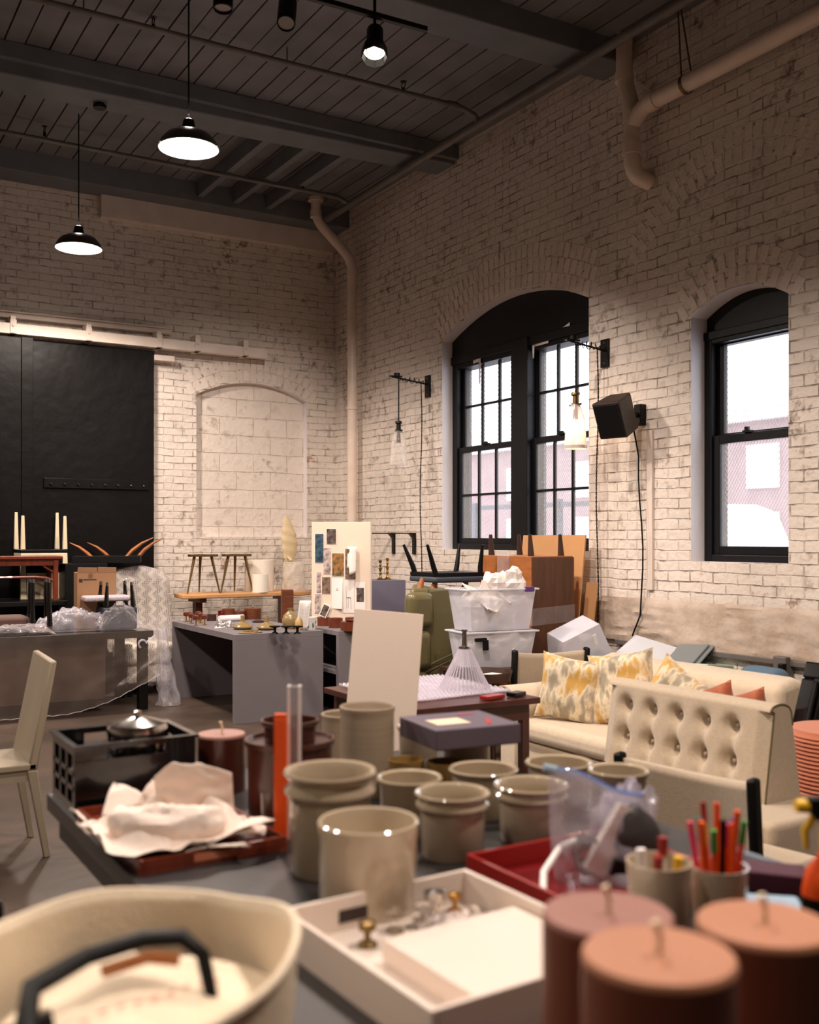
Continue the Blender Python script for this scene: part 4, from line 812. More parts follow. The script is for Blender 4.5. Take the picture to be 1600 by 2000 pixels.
def pillow(loc, rot, s, m, label, th=.075):
    mm = MB()
    def f(sg):
        def g(u, v):
            a, b = u*2-1, v*2-1; e = 1-.10*(1-b*b)*abs(a)-0; e2 = 1-.10*(1-a*a)*abs(b)
            q = max(0, (1-a**4)*(1-b**4))**.5
            return (a*s/2*e, sg*th*q*(1+.25*nz(a*2+loc[0]*5, b*2, sg)), b*s/2*e2)
        return g
    mm.grid(f(1), 20, 20).grid(f(-1), 20, 20)
    o = link('throw_pillow', mm, m, sub=0); tag(o, label, 'pillow', 'cushions on the cream sofa', loc=loc); o.rotation_euler = rot
# ikat print is a stretched pattern of the fabric itself
def ikat_mat():
    m = bpy.data.materials['ikat']; nt = m.node_tree; N = nt.nodes; L = nt.links
    r = [n for n in N if n.type == 'VALTORGB'][0]; e = r.color_ramp
    e.elements[0].position = .40; e.elements[1].position = .60; e.elements[0].color = (*s2l((158,146,124)), 1); e.elements[1].color = (*s2l((200,156,76)), 1)
    k = e.elements.new(.50); k.color = (*s2l((226,212,184)), 1); k = e.elements.new(.455); k.color = (*s2l((190,176,150)), 1)
    [n for n in N if n.type == 'MAPPING'][0].inputs['Scale'].default_value = (1.6, 1, .7); [n for n in N if n.type == 'TEX_NOISE'][0].inputs['Scale'].default_value = 9
ikat_mat()
pillow((3.98, 4.77, .615), (-.12, .12, -1.05), .40, 'ikat', 'yellow ikat cushion leaning by the rolled sofa arm, leftmost')
pillow((4.15, 4.50, .65), (-.22, -.18, -1.15), .42, 'ikat', 'second yellow ikat cushion, its corner raised behind the first')
pillow((4.22, 4.16, .60), (-.22, .55, -1.3), .40, 'ikat', 'third yellow ikat cushion, only its corner showing above the settee')
pillow((4.24, 3.92, .55), (-.25, -.35, -1.3), .34, 'rust_fabric', 'rust orange cushion in the middle of the sofa back')
pillow((4.26, 3.72, .555), (-.25, -.3, -1.35), .32, 'rust_fabric', 'rust orange cushion nearest the right end of the sofa')
# ------------------------------------------------------------------ tufted settee
st = thing('tufted_settee', 'armless linen settee with a button tufted back', 'settee', (3.22, 2.66, 0))
link('seat', MB().box(0,0,.24,.52,1.20,.42), 'linen', st, bevel=.03, seg=4)
link('base_frame', MB().box(.03,.03,.18,.5,1.17,.24), 'dark_walnut', st, smooth=False)
for a, b in ((.04,.04),(.46,.04),(.04,1.14),(.46,1.14)): link('leg', MB().tube([(a,b,.18),(a,b,0)], [.02,.013], 10), 'dark_walnut', st)
Y0, Y1, ZB, ZT = .22, 1.20, .42, .825
btn = [(Y0+.20+k*.163, ZT-.115) for k in range(5)]+[(Y0+.20+k*.163, ZT-.265) for k in range(5)]
def xf(z): return .22+.06*(z-ZB)/(ZT-ZB)          # front face leans back
def tuft(y, z):
    q = 0
    for by, bz in btn: q += .042*math.exp(-((y-by)**2+(z-bz)**2)/(2*.026**2))+.030*math.exp(-((y-by)**2)/(2*.018**2))*(1 if z < bz+.0 and z > bz-.14 else max(0, 1-abs(z-bz)*30 if z > bz else 1-abs(z-(bz-.14))*20))*.55
    return q
def back(u, v):
    # u along y, v around: front bottom -> front top -> rounded top -> back down
    y = Y0+(Y1-Y0)*u
    if v < .62:
        z = ZB+(ZT-.03-ZB)*(v/.62); edge = min(1, min(u, 1-u)*16); return (xf(z)-.0-.025*edge+tuft(y, z)*edge*1.15, y, z)
    if v < .78:
        a = (v-.62)/.16*pi; r = .062; c = xf(ZT-.03)+r-.025; return (c-r*cos(a), y, ZT-.03+.03*sin(a))
    t = (v-.78)/.22; return (xf(ZT)+.10+t*.06, y, (ZT-.03)*(1-t)+ZB*t)
bk_ = MB().grid(back, 110, 90)
link('backrest', bk_, 'linen', st)
for yy in (Y0, Y1):
    pp = [back(0 if yy == Y0 else 1, k/60) for k in range(61)]; link('side_panel', MB().add(pp, [tuple(range(61))]), 'linen', st, smooth=False)
link('piping', MB().tube([back(0, k/60) for k in range(50)], .004, 8), 'piping', st)
for by, bz in btn: link('button', MB().ball((xf(bz)-.025+.052, by, bz), .011, n=10, m=6), 'linen', st)
# ribbed ottoman and mirror at the far right
om = thing('ribbed_ottoman', 'ribbed salmon pink drum ottoman right of the tufted settee', 'ottoman', (4.05, 2.99, 0))
prof = [(0,0),(.19,0)]+[(.206+.0025*(1 if k % 2 else -1), .03+k*.009) for k in range(69)]+[(.20,.66),(0,.665)]
link('body', MB().lathe(prof, 48), 'salmon', om)
link('lid_seam', MB().lathe([(.2105,.33),(.213,.334),(.2105,.338)], 48), 'rust_fabric', om)
mr = thing('framed_mirror', 'black framed mirror leaning behind the salmon ottoman, lamp reflected in it', 'mirror', (4.27, 2.60, 0))
mr.rotation_euler = (0, .34, 0)
m = MB(); f0 = lambda a, b, c, d_: m.box(-.03, a, b, .03, c, d_)
f0(0,0,.95,.09); f0(0,.83,.95,.92); f0(0,.09,.09,.83); f0(.86,.09,.95,.83)
link('frame', m, 'black_gloss', mr, bevel=.012, smooth=False)
m = MB(); m.box(-.045,.09,.09,-.03,.86,.11).box(-.045,.09,.81,-.03,.86,.83).box(-.045,.09,.11,-.03,.11,.81).box(-.045,.84,.11,-.03,.86,.81); link('inner_moulding', m, 'black', mr, smooth=False, bevel=.004)
link('mirror_glass', MB().box(-.02,.08,.08,-.01,.87,.84), 'mirror', mr, smooth=False)
tag(link('blue_cushion', MB().box(-.08,-.15,0,.08,.15,.32), 'blue_denim', bevel=.06, seg=4), 'faded blue cushion squeezed between the sofa end and the mirror', 'cushion', loc=(4.97, 4.17, .43))
tag(link('storage_box', MB().box(-.1,-.2,0,.1,.2,.43), 'grey_lid', bevel=.01), 'plain grey box beneath the faded blue cushion behind the sofa', 'box', loc=(4.97, 4.17, 0))
# ------------------------------------------------------------------ left side : wrapped table and stacked furniture
wt = thing('wrapped_table', 'long black table draped in clear plastic, stacked with stools', 'table', (.6, 8.97, 0))
link('tabletop', MB().box(0,0,.64,2.15,.88,.70), 'black_gloss', wt, smooth=False, bevel=.004)
link('panel', MB().box(.05,.09,.12,1.75,.11,.64), mat('table_panel', (66,48,40), .35, var=.1, vscale=2), wt, smooth=False)
for a, b in ((.03,.03),(2.03,.03),(.03,.77),(2.03,.77)): link('leg', MB().box(a,b,0,a+.08,b+.08,.64), 'black', wt, smooth=False, bevel=.004)
def drape(u, v):
    x = -.02+2.23*u; bot = .03+.30*max(0, (u-.62)/.38)**1.6
    z = .705-(.705-bot)*v; y = -.018-.035*v-.02*(nz(u*5, v*1.6)+.5*nz(u*12+v*5, v*7))*v-.010*sin((u*1.0+v*.55)*34)*v*max(0, u-.35)*1.8
    return (x, y, z)
dpz = link('plastic_drape', MB().grid(drape, 120, 50), 'drape_film', wt)
link('drape_hem', MB().tube([Vector(drape(i/60, 1))+Vector((0, -.004, .004*sin(i*2.1))) for i in range(61)], .0035, 6), 'milky_film', wt)
hk = [(2.02-.03*cos(a_), -.05, .60+.03*sin(a_)) for a_ in [k*.35-1.9 for k in range(13)]]
link('curled_plastic_end', MB().tube([(2.15,-.04,.66),(2.08,-.05,.61)]+[(2.035+.035*cos(k*.5+.2), -.052, .59+.035*sin(k*.5+.2)) for k in range(9)], .009, 8), 'milky_film', wt)
# plastic hanging at the right end of the table
def tail(u, v):
    a = u*2*pi; r = (.05+.07*v+.05*max(0, v-.6)*1.5)*(1+.35*nz(cos(a)*2, sin(a)*2, v*4)+.12*nz(cos(a)*8, sin(a)*8, v*12))
    return (2.87+.03*v*2+r*cos(a)*.75, 9.12+r*sin(a)*.7, .70-.69*v)
tag(link('hanging_plastic', MB().grid(tail, 60, 50, closeu=True), 'milky_film'), 'crumpled clear plastic hanging to the floor off the table end', 'plastic sheet')
def heap(name, label, pts, hs, m, seed, wy=.22, y0=9.15, z0=.705, group=None):
    def f(u, v):
        i = u*(len(pts)-1); k = min(int(i), len(pts)-2); t = i-k; h = hs[k]*(1-t)+hs[k+1]*t; x = pts[k]*(1-t)+pts[k+1]*t; a = v*pi
        q = 1+.35*nz(x*5+seed, v*3, 0)+.22*nz(x*17+seed, v*9, 1)+.10*nz(x*45, v*25, 2)
        return (x+.03*nz(x*8, v*8, 3), y0+wy/2-wy/2*cos(a)*1.0, z0+max(.0, h*sin(a)**.7*q))
    return tag(link(name, MB().grid(f, 120, 40), m), label, 'plastic sheet', group)
heap('plastic_wrap_heap', 'crumpled clear plastic bundle in the middle of the wrapped table', [1.80,1.86,2.0,2.2,2.4,2.55,2.68], [.03,.13,.17,.19,.15,.06,.02], 'milky_film', 2, wy=.26)
heap('plastic_wrap_heap', 'thin clear plastic bunched before the blue grey stool', [2.28,2.36,2.5,2.6,2.7], [.06,.16,.20,.14,.02], 'clear_film', 11, wy=.12, y0=9.0)
heap('plastic_wrap_heap', 'flat clear plastic spread at the left of the wrapped table', [1.2,1.5,1.7,1.85,1.92], [.05,.07,.08,.06,.0], 'clear_film', 7, wy=.24, y0=9.0)
pk = tag(link('bubble_packet', MB().box(-.20,-.10,0,.20,.10,.05), mat('packet_skin', (196,184,190), .35, bump=1, bscale=110), bevel=.02, seg=3), 'flat packet in bubble wrap lying on the upturned stool', 'packet', loc=(2.41, 9.27, .955), rz=-.05)
def legs_stool(loc, label, m, w_=.34, seat=.10, lh=.36, rail=False):
    t = thing('upturned_stool', label, 'stool', loc, 0, 'upturned black legged stools')
    link('seat', MB().box(-w_/2,-w_/2,0,w_/2,w_/2,seat), m, t, bevel=.02, seg=3)
    for a, b in ((-1,-1),(1,-1),(-1,1),(1,1)):
        l = link('leg', MB().tube([(a*w_*.40,b*w_*.40,seat),(a*w_*.36,b*w_*.36,seat+lh)], [.024,.013], 14), 'black_gloss', t)
        link('metal_tip', MB().tube([(a*w_*.36,b*w_*.36,seat+lh),(a*w_*.358,b*w_*.358,seat+lh+.03)], [.0135,.012], 14), 'steel', l)
    if rail: link('footrest_rail', MB().box(-w_*.4-.5,-w_*.4,seat+.16,w_*.4,-w_*.4+.02,seat+.185), 'black', t, smooth=False)
    return t
legs_stool((1.83, 9.22, .705), 'upturned brown stool with four black legs, at the left on the wrapped table', 'brown_cloth', .18, .06, .37)
legs_stool((2.50, 9.27, .705), 'upturned blue grey stool with silver tipped black legs, under the packet', 'dark_slate', .30, .20, .19)
for o in [bpy.data.objects['upturned_stool.001']]:
    for ch in list(o.children):
        if ch.name.startswith('leg'): ch.scale.z = 1
tag(link('brown_cushion', MB().box(-.30,-.17,0,.30,.17,.10), 'brown_cloth', bevel=.03, seg=3), 'brown upholstered cushion at the left edge of the wrapped table', 'cushion', loc=(1.46, 9.42, .745))
bx = thing('cardboard_box', 'open topped brown cardboard box with a printed mark, behind the plastic', 'box', (2.37, 9.50, .705), -.1)
link('body', MB().box(-.17,-.12,0,.17,.12,.50), 'cardboard', bx, smooth=False, bevel=.002)
link('flap', MB().add([(-.17,-.122,.50),(.0,-.122,.50),(.0,-.135,.545),(-.165,-.135,.55)], [(0,1,2,3)]), 'cardboard', bx, smooth=False, solid=.004); link('flap', MB().add([(.005,-.122,.50),(.17,-.122,.50),(.168,-.135,.545),(.007,-.135,.55)], [(0,1,2,3)]), 'cardboard', bx, smooth=False, solid=.004)
m = MB().box(-.155,-.1225,.415,-.125,-.121,.445)
for k in range(11): m.box(-.118+k*.0105,-.1225,.432,-.110+k*.0105,-.121,.443)
link('printed_mark', m, 'ink', bx, smooth=False)
link('printed_roundel', MB().at((-.055,-.1222,.472), rx=pi/2).lathe([(.017,0),(.022,0),(.022,.001),(.017,.001),(.017,0)], 20).lathe([(0,0),(.012,0),(.012,.001),(0,.001)], 20), mat('box_print', (120,88,66), .8), bx)
# platform table with the side table and the upturned cream chair
pt = thing('long_black_table', 'long black table behind, carrying the small wooden table', 'table', (.4, 9.9, 0))
link('tabletop', MB().box(0,0,.89,1.82,.72,.93), 'black', pt, smooth=False, bevel=.003)
for a, b in ((.02,.02),(1.74,.02),(.02,.64),(1.74,.64)): link('leg', MB().box(a,b,0,a+.06,b+.06,.89), 'black', pt, smooth=False)
tt = thing('wooden_side_table', 'small reddish wooden table with curved brackets standing on the black table', 'table', (1.2, 9.93, .93))
link('tabletop', MB().box(0,0,.39,.98,.36,.42), 'red_wood', tt, smooth=False, bevel=.006); link('apron', MB().box(.03,.03,.33,.95,.05,.39).box(.03,.31,.33,.95,.33,.39).box(.93,.05,.33,.95,.31,.39), 'red_wood', tt, smooth=False)
for a, b in ((.9,.02),(.02,.02),(.9,.30),(.02,.30)): link('leg', MB().box(a,b,0,a+.045,b+.045,.39), 'red_wood', tt, smooth=False, bevel=.006)
link('bracket', MB().tube([(.92,.04,.18),(.84,.04,.215),(.74,.04,.225),(.3,.04,.225),(.1,.04,.19)], .013, 8), 'red_wood', tt); link('bracket', MB().tube([(.92,.05,.26),(.85,.05,.30),(.80,.05,.34)], .011, 8), 'red_wood', tt)
uc = thing('cream_chair', 'cream lacquered chair upside down behind the small wooden table', 'chair', (2.12, 10.50, .93))
link('seat', MB().box(-.24,-.18,.44,.19,.20,.475), 'black_gloss', uc, smooth=False, bevel=.006); link('seat_frame', MB().box(-.24,-.18,.40,.19,.20,.44), 'cream_lacquer', uc, smooth=False, bevel=.004)
for (a, b, z0, z1) in ((-.22,-.16,.475,.80),(.17,-.16,.475,.80),(-.22,.18,.475,.84),(.17,.18,.475,.84)):
    link('leg', MB().hexa([(a-.022,b-.02,z0),(a+.022,b-.02,z0),(a+.022,b+.02,z0),(a-.022,b+.02,z0)], [(a-.013,b-.012,z1),(a+.013,b-.012,z1),(a+.013,b+.012,z1),(a-.013,b+.012,z1)]), 'cream_lacquer', uc, bevel=.004)
for a in (-.22, .17): link('back_post', MB().hexa([(a-.028,-.20,0),(a+.028,-.20,0),(a+.028,-.16,0),(a-.028,-.16,0)], [(a-.02,-.18,.44),(a+.02,-.18,.44),(a+.02,-.14,.44),(a-.02,-.14,.44)]), 'cream_lacquer', uc, bevel=.004)
link('back_panel', MB().box(-.19,-.19,.0,.14,-.17,.25), 'cream_lacquer', uc, smooth=False)
# inverted dark table with horn-like legs
ht = thing('horn_leg_table', 'upside down black table with four curved horn-like wooden legs', 'table', (2.80, 10.38, 1.27), -.3)
link('tabletop', MB().box(-.40,-.28,0,.24,.28,.07), 'black', ht, smooth=False, bevel=.004)
for (a, b, s) in ((-.22,-.2,-1),(-.08,.2,-1),(.10,-.2,1),(.21,.2,1)):
    sc_ = 1.25 if s > 0 else 1.0
    link('leg', MB().tube([(a,b,.05),(a+s*.05*sc_,b,.10*sc_),(a+s*.12*sc_,b,.155*sc_),(a+s*.21*sc_,b,.20*sc_)], [.036,.034,.024,.007], 12, sq=.55), 'cherry', ht)
tag(link('tall_crate', MB().box(-.2,-.3,0,.2,.3,1.27), 'black', smooth=False, bevel=.004), 'tall dark crate behind the cardboard box holding the inverted table', 'crate', loc=(2.43, 10.36, 0))
# wrapped armchair
ac = thing('wrapped_armchair', 'grey and white patterned armchair under clear plastic wrap', 'armchair', (2.98, 10.15, 0))
def zig():
    m = bpy.data.materials.new('zigzag_fabric'); m.use_nodes = True; nt = m.node_tree; N = nt.nodes; L = nt.links; b = N['Principled BSDF']; b.inputs['Roughness'].default_value = .8
    tc_ = N.new('ShaderNodeTexCoord'); sp_ = N.new('ShaderNodeSeparateXYZ'); L.new(tc_.outputs['Object'], sp_.inputs[0])
    def M2(op, a, bb=None, c=None):
        q = N.new('ShaderNodeMath'); q.operation = op
        for i, v in enumerate((a, bb, c)):
            if v is None: continue
            if isinstance(v, (int, float)): q.inputs[i].default_value = v
            else: L.new(v, q.inputs[i])
        return q.outputs[0]
    px_ = M2('PINGPONG', sp_.outputs[2], .05)
    a = M2('MULTIPLY_ADD', px_, 1.0, sp_.outputs[0]); st_ = M2('LESS_THAN', M2('PINGPONG', a, .055), .033)
    fn = M2('GREATER_THAN', M2('PINGPONG', M2('ADD', a, sp_.outputs[2]), .009), .004); fn2 = M2('GREATER_THAN', M2('PINGPONG', M2('SUBTRACT', sp_.outputs[2], sp_.outputs[0]), .009), .003)
    f = M2('MULTIPLY', M2('MULTIPLY', st_, fn), fn2)
    mx = N.new('ShaderNodeMix'); mx.data_type = 'RGBA'; L.new(f, mx.inputs[0]); mx.inputs[6].default_value = (*s2l((214,204,190)), 1); mx.inputs[7].default_value = (*s2l((84,76,70)), 1); L.new(mx.outputs[2], b.inputs['Base Color']); MATS['zigzag'] = m
zig()
bp_ = [(-.29,0),(.27,0)]
def backf(u, v):
    a = u*pi; top = 1.20; x = -.285*cos(a)*1.0; return (x, .0, 0)
m = MB(); n = 20; prof = [(-.27,.42)]+[(-.30+.0*k, .5+k*.1) for k in range(5)]+[(-.30*cos(k*pi/14), .98+.22*sin(k*pi/14)**.6) for k in range(1,14)]+[(.30, .9-k*.1) for k in range(5)]+[(.27,.42)]
m.add([(x,.08,z) for x,z in prof]+[(x,.22,z) for x,z in prof], [tuple(range(len(prof))), tuple(range(len(prof), 2*len(prof)))[::-1]]+[(i,(i+1)%len(prof),(i+1)%len(prof)+len(prof),i+len(prof)) for i in range(len(prof))])
link('backrest', m, 'zigzag', ac, bevel=.03, seg=3)
link('seat', MB().box(-.26,-.42,.30,.26,.10,.50), 'zigzag', ac, bevel=.05, seg=4); link('base', MB().box(-.24,-.38,.12,.24,.18,.30), 'zigzag', ac, bevel=.02)
for a, b in ((-.2,-.34),(.2,-.34),(-.2,.14),(.2,.14)): link('leg', MB().box(a-.02,b-.02,0,a+.02,b+.02,.12), 'black', ac)
def wrapf(u, v):
    a = u*2*pi; z = .45+.79*v; k = 1 if v < .75 else max(.02, cos((v-.75)/.25*pi/2))**.5
    r = 1+.10*nz(cos(a)*3, sin(a)*3, v*5)+.04*nz(cos(a)*9, sin(a)*9, v*14)
    return (.335*cos(a)*k*r, .10+.0*v+(.17+.12*max(0, .5-v))*sin(a)*k*r, z)
link('plastic_cover', MB().grid(wrapf, 80, 60, closeu=True), 'clear_film', ac)
def wrap2(u, v):
    a = u*2*pi; q = 1+.3*nz(cos(a)*3+4, sin(a)*3, v*6)+.1*nz(cos(a)*9, sin(a)*9, v*14); z = .10+.62*v
    return (.12+.23*cos(a)*q, -.25+.20*sin(a)*q, z)
link('plastic_skirt', MB().grid(wrap2, 60, 40, closeu=True), 'clear_film', ac)
# ------------------------------------------------------------------ cream side chair in front, left
ch = thing('painted_chair', 'beige painted chair standing on bare concrete at the left edge', 'chair', (1.03, 5.08, 0))
link('backrest', MB().hexa([(-.075,0,.42),(-.03,0,.42),(-.03,.42,.42),(-.075,.42,.42)], [(.03,.0,.93),(.06,.0,.93),(.06,.42,.945),(.03,.42,.945)]), 'grey_chair', ch, bevel=.008)
link('seat', MB().box(-.47,0,.42,-.03,.42,.455), 'grey_chair', ch, smooth=False, bevel=.008); link('apron', MB().box(-.45,.01,.37,-.05,.03,.42), 'grey_chair', ch, smooth=False); link('apron', MB().box(-.45,.39,.37,-.05,.41,.42), 'grey_chair', ch, smooth=False)
for b in (0, .38):
    link('leg', MB().hexa([(-.0,b+.0,0),(.028,b+.0,0),(.028,b+.03,0),(-.0,b+.03,0)], [(-.075,b,.42),(-.03,b,.42),(-.03,b+.04,.42),(-.075,b+.04,.42)]), 'grey_chair', ch, bevel=.004)
    link('leg', MB().hexa([(-.46,b,0),(-.435,b,0),(-.435,b+.03,0),(-.46,b+.03,0)], [(-.47,b,.42),(-.43,b,.42),(-.43,b+.04,.42),(-.47,b+.04,.42)]), 'grey_chair', ch, bevel=.004)
# ------------------------------------------------------------------ big foreground table
TZ = .75
def on(px, py, z=TZ): return at(px, FP*(HC-z)/(py-HY), z)
ft = thing('work_table', 'dark grey topped work table crowded with crocks and trays', 'table', (.66, .15, 0))
link('tabletop', MB().box(0,0,.70,1.36,3.07,.75), 'table_top', ft, bevel=.004, smooth=False); link('apron', MB().box(.03,.03,.62,1.33,.06,.70).box(.03,3.01,.62,1.33,3.04,.70).box(.03,.06,.62,.06,3.01,.70).box(1.30,.06,.62,1.33,3.01,.70), 'black_metal', ft, smooth=False)
link('end_panel', MB().box(.06,2.45,0,1.3,2.49,.62), 'black', ft, smooth=False); link('end_panel', MB().box(.06,.4,0,1.3,.44,.62), 'black', ft, smooth=False)  # panel legs, added in black to stand for the shade under the table
link('cross_rod', MB().tube([(.12,.6,.12),(.12,2.4,.55)], .008, 8), 'chrome', ft)
# ---- crocks
def crock(xc, d, r, ztop, kind, label):
    x, y = cw(xc, d); h = ztop-TZ; t = thing('stoneware_crock', label, 'crock', (x, y, TZ), 0, 'pale stoneware crocks on the work table')
    if kind == 'band':
        pr = [(0,0),(r*.80,0),(r*.84,.006),(r*.86,h*.72),(r*.93,h*.76),(r*.98,h*.79),(r*.97,h*.83),(r*.89,h*.87),(r*.88,h*.91),(r*.97,h*.95),(r,h*.975),(r*.97,h),(r*.87,h*.99),(r*.82,h*.95),(r*.80,h*.8),(r*.78,.02),(0,.015)]
    elif kind == 'plain':
        pr = [(0,0),(r*.93,0),(r*.97,.008),(r*.97,h*.80),(r*.98,h*.83),(r,h*.95),(r,h*.985),(r*.97,h),(r*.93,h*.99),(r*.91,h*.93),(r*.9,.02),(0,.015)]
    elif kind == 'rib':
        pr = [(0,0),(r*.95,0)]+[(r*(.965+.012*(k % 2)), .005+(h*.9-.005)*k/30) for k in range(31)]+[(r,h*.95),(r,h*.99),(r*.97,h),(r*.92,h*.98),(r*.9,.02),(0,.015)]
    else:
        pr = [(0,0),(r*.82,0),(r*.88,.01),(r*.9,h*.85),(r*.98,h*.92),(r,h*.97),(r*.96,h),(r*.86,h*.97),(r*.83,.02),(0,.015)]
    link('body', MB().lathe(pr, 64), 'stoneware' if kind == 'rib' else ('glaze_pale' if kind == 'plain' else 'glaze'), t)
    return t
crock(-.184,2.38,.108,.985,'band','tallest double rimmed crock at the left, behind the plain one')
crock(-.085,2.12,.104,.94,'plain','nearest plain straight sided cream crock')
crock(.104,2.50,.092,.905,'band','double rimmed crock directly right of the plain cream crock')
crock(.31,2.62,.096,.895,'band','double rimmed crock just behind the red tray')
crock(.0,2.68,.086,.90,'lip','crock behind, between the tallest and the middle double rimmed ones')
crock(.205,2.86,.097,.882,'lip','crock with broad white rim in the second row')
crock(.425,2.93,.096,.885,'lip','crock at the back right, partly behind the zip bag')
crock(.565,2.78,.082,.896,'lip','crock farthest right, behind the zip bag')
crock(-.127,3.1,.083,1.015,'rib','tall grooved beige cylinder crock near the leaning board')
crock(-.21,3.36,.078,.948,'rib','shorter beige crock hidden behind the grooved one')
crock(.175,3.16,.078,.908,'lip','crock under the flat violet grey box')
crock(.03,3.38,.072,.906,'lip','small crock behind the left end of the violet box')
for xc, d, r, zt, lab in ((-.01,3.0,.052,.875,'small gold glazed bowl among the crocks, left one'),(.105,3.02,.058,.865,'gold glazed bowl among the crocks, right one')):
    x, y = cw(xc, d); h = zt-TZ; t = thing('glazed_bowl', lab, 'bowl', (x, y, TZ), 0, 'gold glazed bowls'); link('body', MB().lathe([(0,0),(r*.6,0),(r*.9,h*.5),(r,h),(r*.94,h),(r*.84,h*.5),(r*.5,.01),(0,.01)], 40), 'gold_glaze', t)
# violet box on crock
x, y = cw(.15, 3.12)
vb = thing('flat_box', 'flat violet grey box with cream label resting on a crock', 'box', (x, y, .908), -YAW+.43)
link('lid', MB().box(-.14,-.13,.0,.14,.13,.06), 'box_violet', vb, smooth=False, bevel=.004)
link('cream_label', MB().box(-.10,-.06,.06,.01,.03,.061), 'cream_print', vb, smooth=False)
link('red_mark', MB().bar((.05,-.10,.061), (.085,-.02,.061), .014, .001, (0,0,1)).bar((.03,.07,.061),(.09,.08,.061),.012,.001), 'red_print', vb)
# brown pots
x, y = cw(-.335, 2.88); bp1 = thing('brown_pot', 'large dark reddish brown cylinder pot behind the orange bar', 'pot', (x, y, TZ))
link('body', MB().lathe([(0,0),(.115,0),(.118,.19),(.125,.195),(.125,.21),(.118,.21),(.112,.20),(0,.20)], 48), 'brown_glaze', bp1)
bp2 = thing('brown_pot', 'smaller brown pot stacked on the large cylinder pot', 'pot', (x, y, TZ+.20)); link('body', MB().lathe([(0,0),(.07,0),(.074,.045),(.081,.05),(.081,.062),(.075,.062),(.068,.01),(0,.01)], 48), 'brown_glaze', bp2)
x, y = cw(-.575, 3.15)
def candle(loc, r, h, body, topm, label, wick=.035):
    t = thing('pillar_candle', label, 'candle', loc, 0, 'large pillar candles'); link('wax_body', MB().lathe([(0,0),(r,0),(r,h-.008)], 64), body, t)
    link('wax_top', MB().lathe([(r,h-.008),(r*.985,h-.002),(r*.96,h),(0,h-.002)], 64), topm, t); link('wick', MB().tube([(0,0,h-.004),(.002,0,h+wick*.5),(-.003,.002,h+wick)], [.004,.0035,.005], 8), 'wick', t); return t
candle((x, y, TZ), .073, .172, 'brown_glaze', 'wax_pink', 'dark brown pillar candle beside the black crate')
x, y = cw(.276, 1.14); candle((x, y, TZ), .085, .31, 'terracotta', 'wax_peach', 'nearest terracotta pillar candle at the bottom edge')
x, y = cw(.262, 1.36); candle((x, y, TZ), .086, .275, 'terracotta', 'wax_pink', 'terracotta candle with dusky pink top beside the white tray')
x, y = cw(.455, 1.32); candle((x, y, TZ), .085, .277, 'terracotta', 'wax_peach', 'terracotta candle farthest right under the spray bottle')
# bars
x, y = cw(-.325, 2.60); o = tag(link('orange_bar', MB().box(-.016,-.01,0,.016,.01,.315), 'orange', smooth=False, bevel=.003), 'bright orange flat bar standing upright by the tallest crock', 'bar', loc=(x,y,TZ), rz=-YAW); 
link('end_cap', MB().box(-.015,-.009,.315,.015,.009,.325), 'orange', o, smooth=False)
x, y = cw(-.295, 2.64); o = tag(link('acrylic_bar', MB().box(-.017,-.009,0,.017,.009,.39), 'acrylic', smooth=False, bevel=.003), 'frosted clear bar standing upright beside the orange one', 'bar', loc=(x,y,TZ), rz=-YAW)
link('edge_strip', MB().box(-.017,-.0095,0,-.010,.0095,.391).box(.010,-.0095,0,.017,.0095,.391), 'white', o, smooth=False)
# brown tray: corners left, front, right
def frame_tray(name, label, cat, L_, F_, w_along, l_along, h, t, m, floor_m=None, z=TZ, group=None):
    """L_ left corner and F_ front corner in (side, depth); tray runs from L to F (length) and to the right (width)"""
    a = Vector(cw(*L_)); f = Vector(cw(*F_)); dv = (f-a).normalized(); ru = Vector((-dv.y, dv.x)); 
    rz = atan2(ru.y, ru.x); o = thing(name, label, cat, (a.x, a.y, z), rz, group)
    # local: x = to the right (ru), -y = toward front
    W_, Ln = w_along, l_along
    link('tray_floor', MB().box(0,-Ln,0,W_,0,t), floor_m or m, o, smooth=False)
    for nm, b in (('side', (0,-Ln,t,t,0,h)), ('side', (W_-t,-Ln,t,W_,0,h)), ('end', (t,-Ln,t,W_-t,-Ln+t,h)), ('end', (t,-t,t,W_-t,0,h))): link('tray_'+nm, MB().box(*b), m, o, smooth=False, bevel=.002)
    return o, rz
bt, brz = frame_tray('wooden_tray', 'reddish wooden tray under the crumpled tissue parcel', 'tray', (-.905,2.80), (-.618,2.345), .37, .545, .035, .012, 'red_wood')
link('handle_slot', MB().box(.13,-.5465,.010,.24,-.5445,.028), 'salmon', bt, smooth=False, bevel=.001)
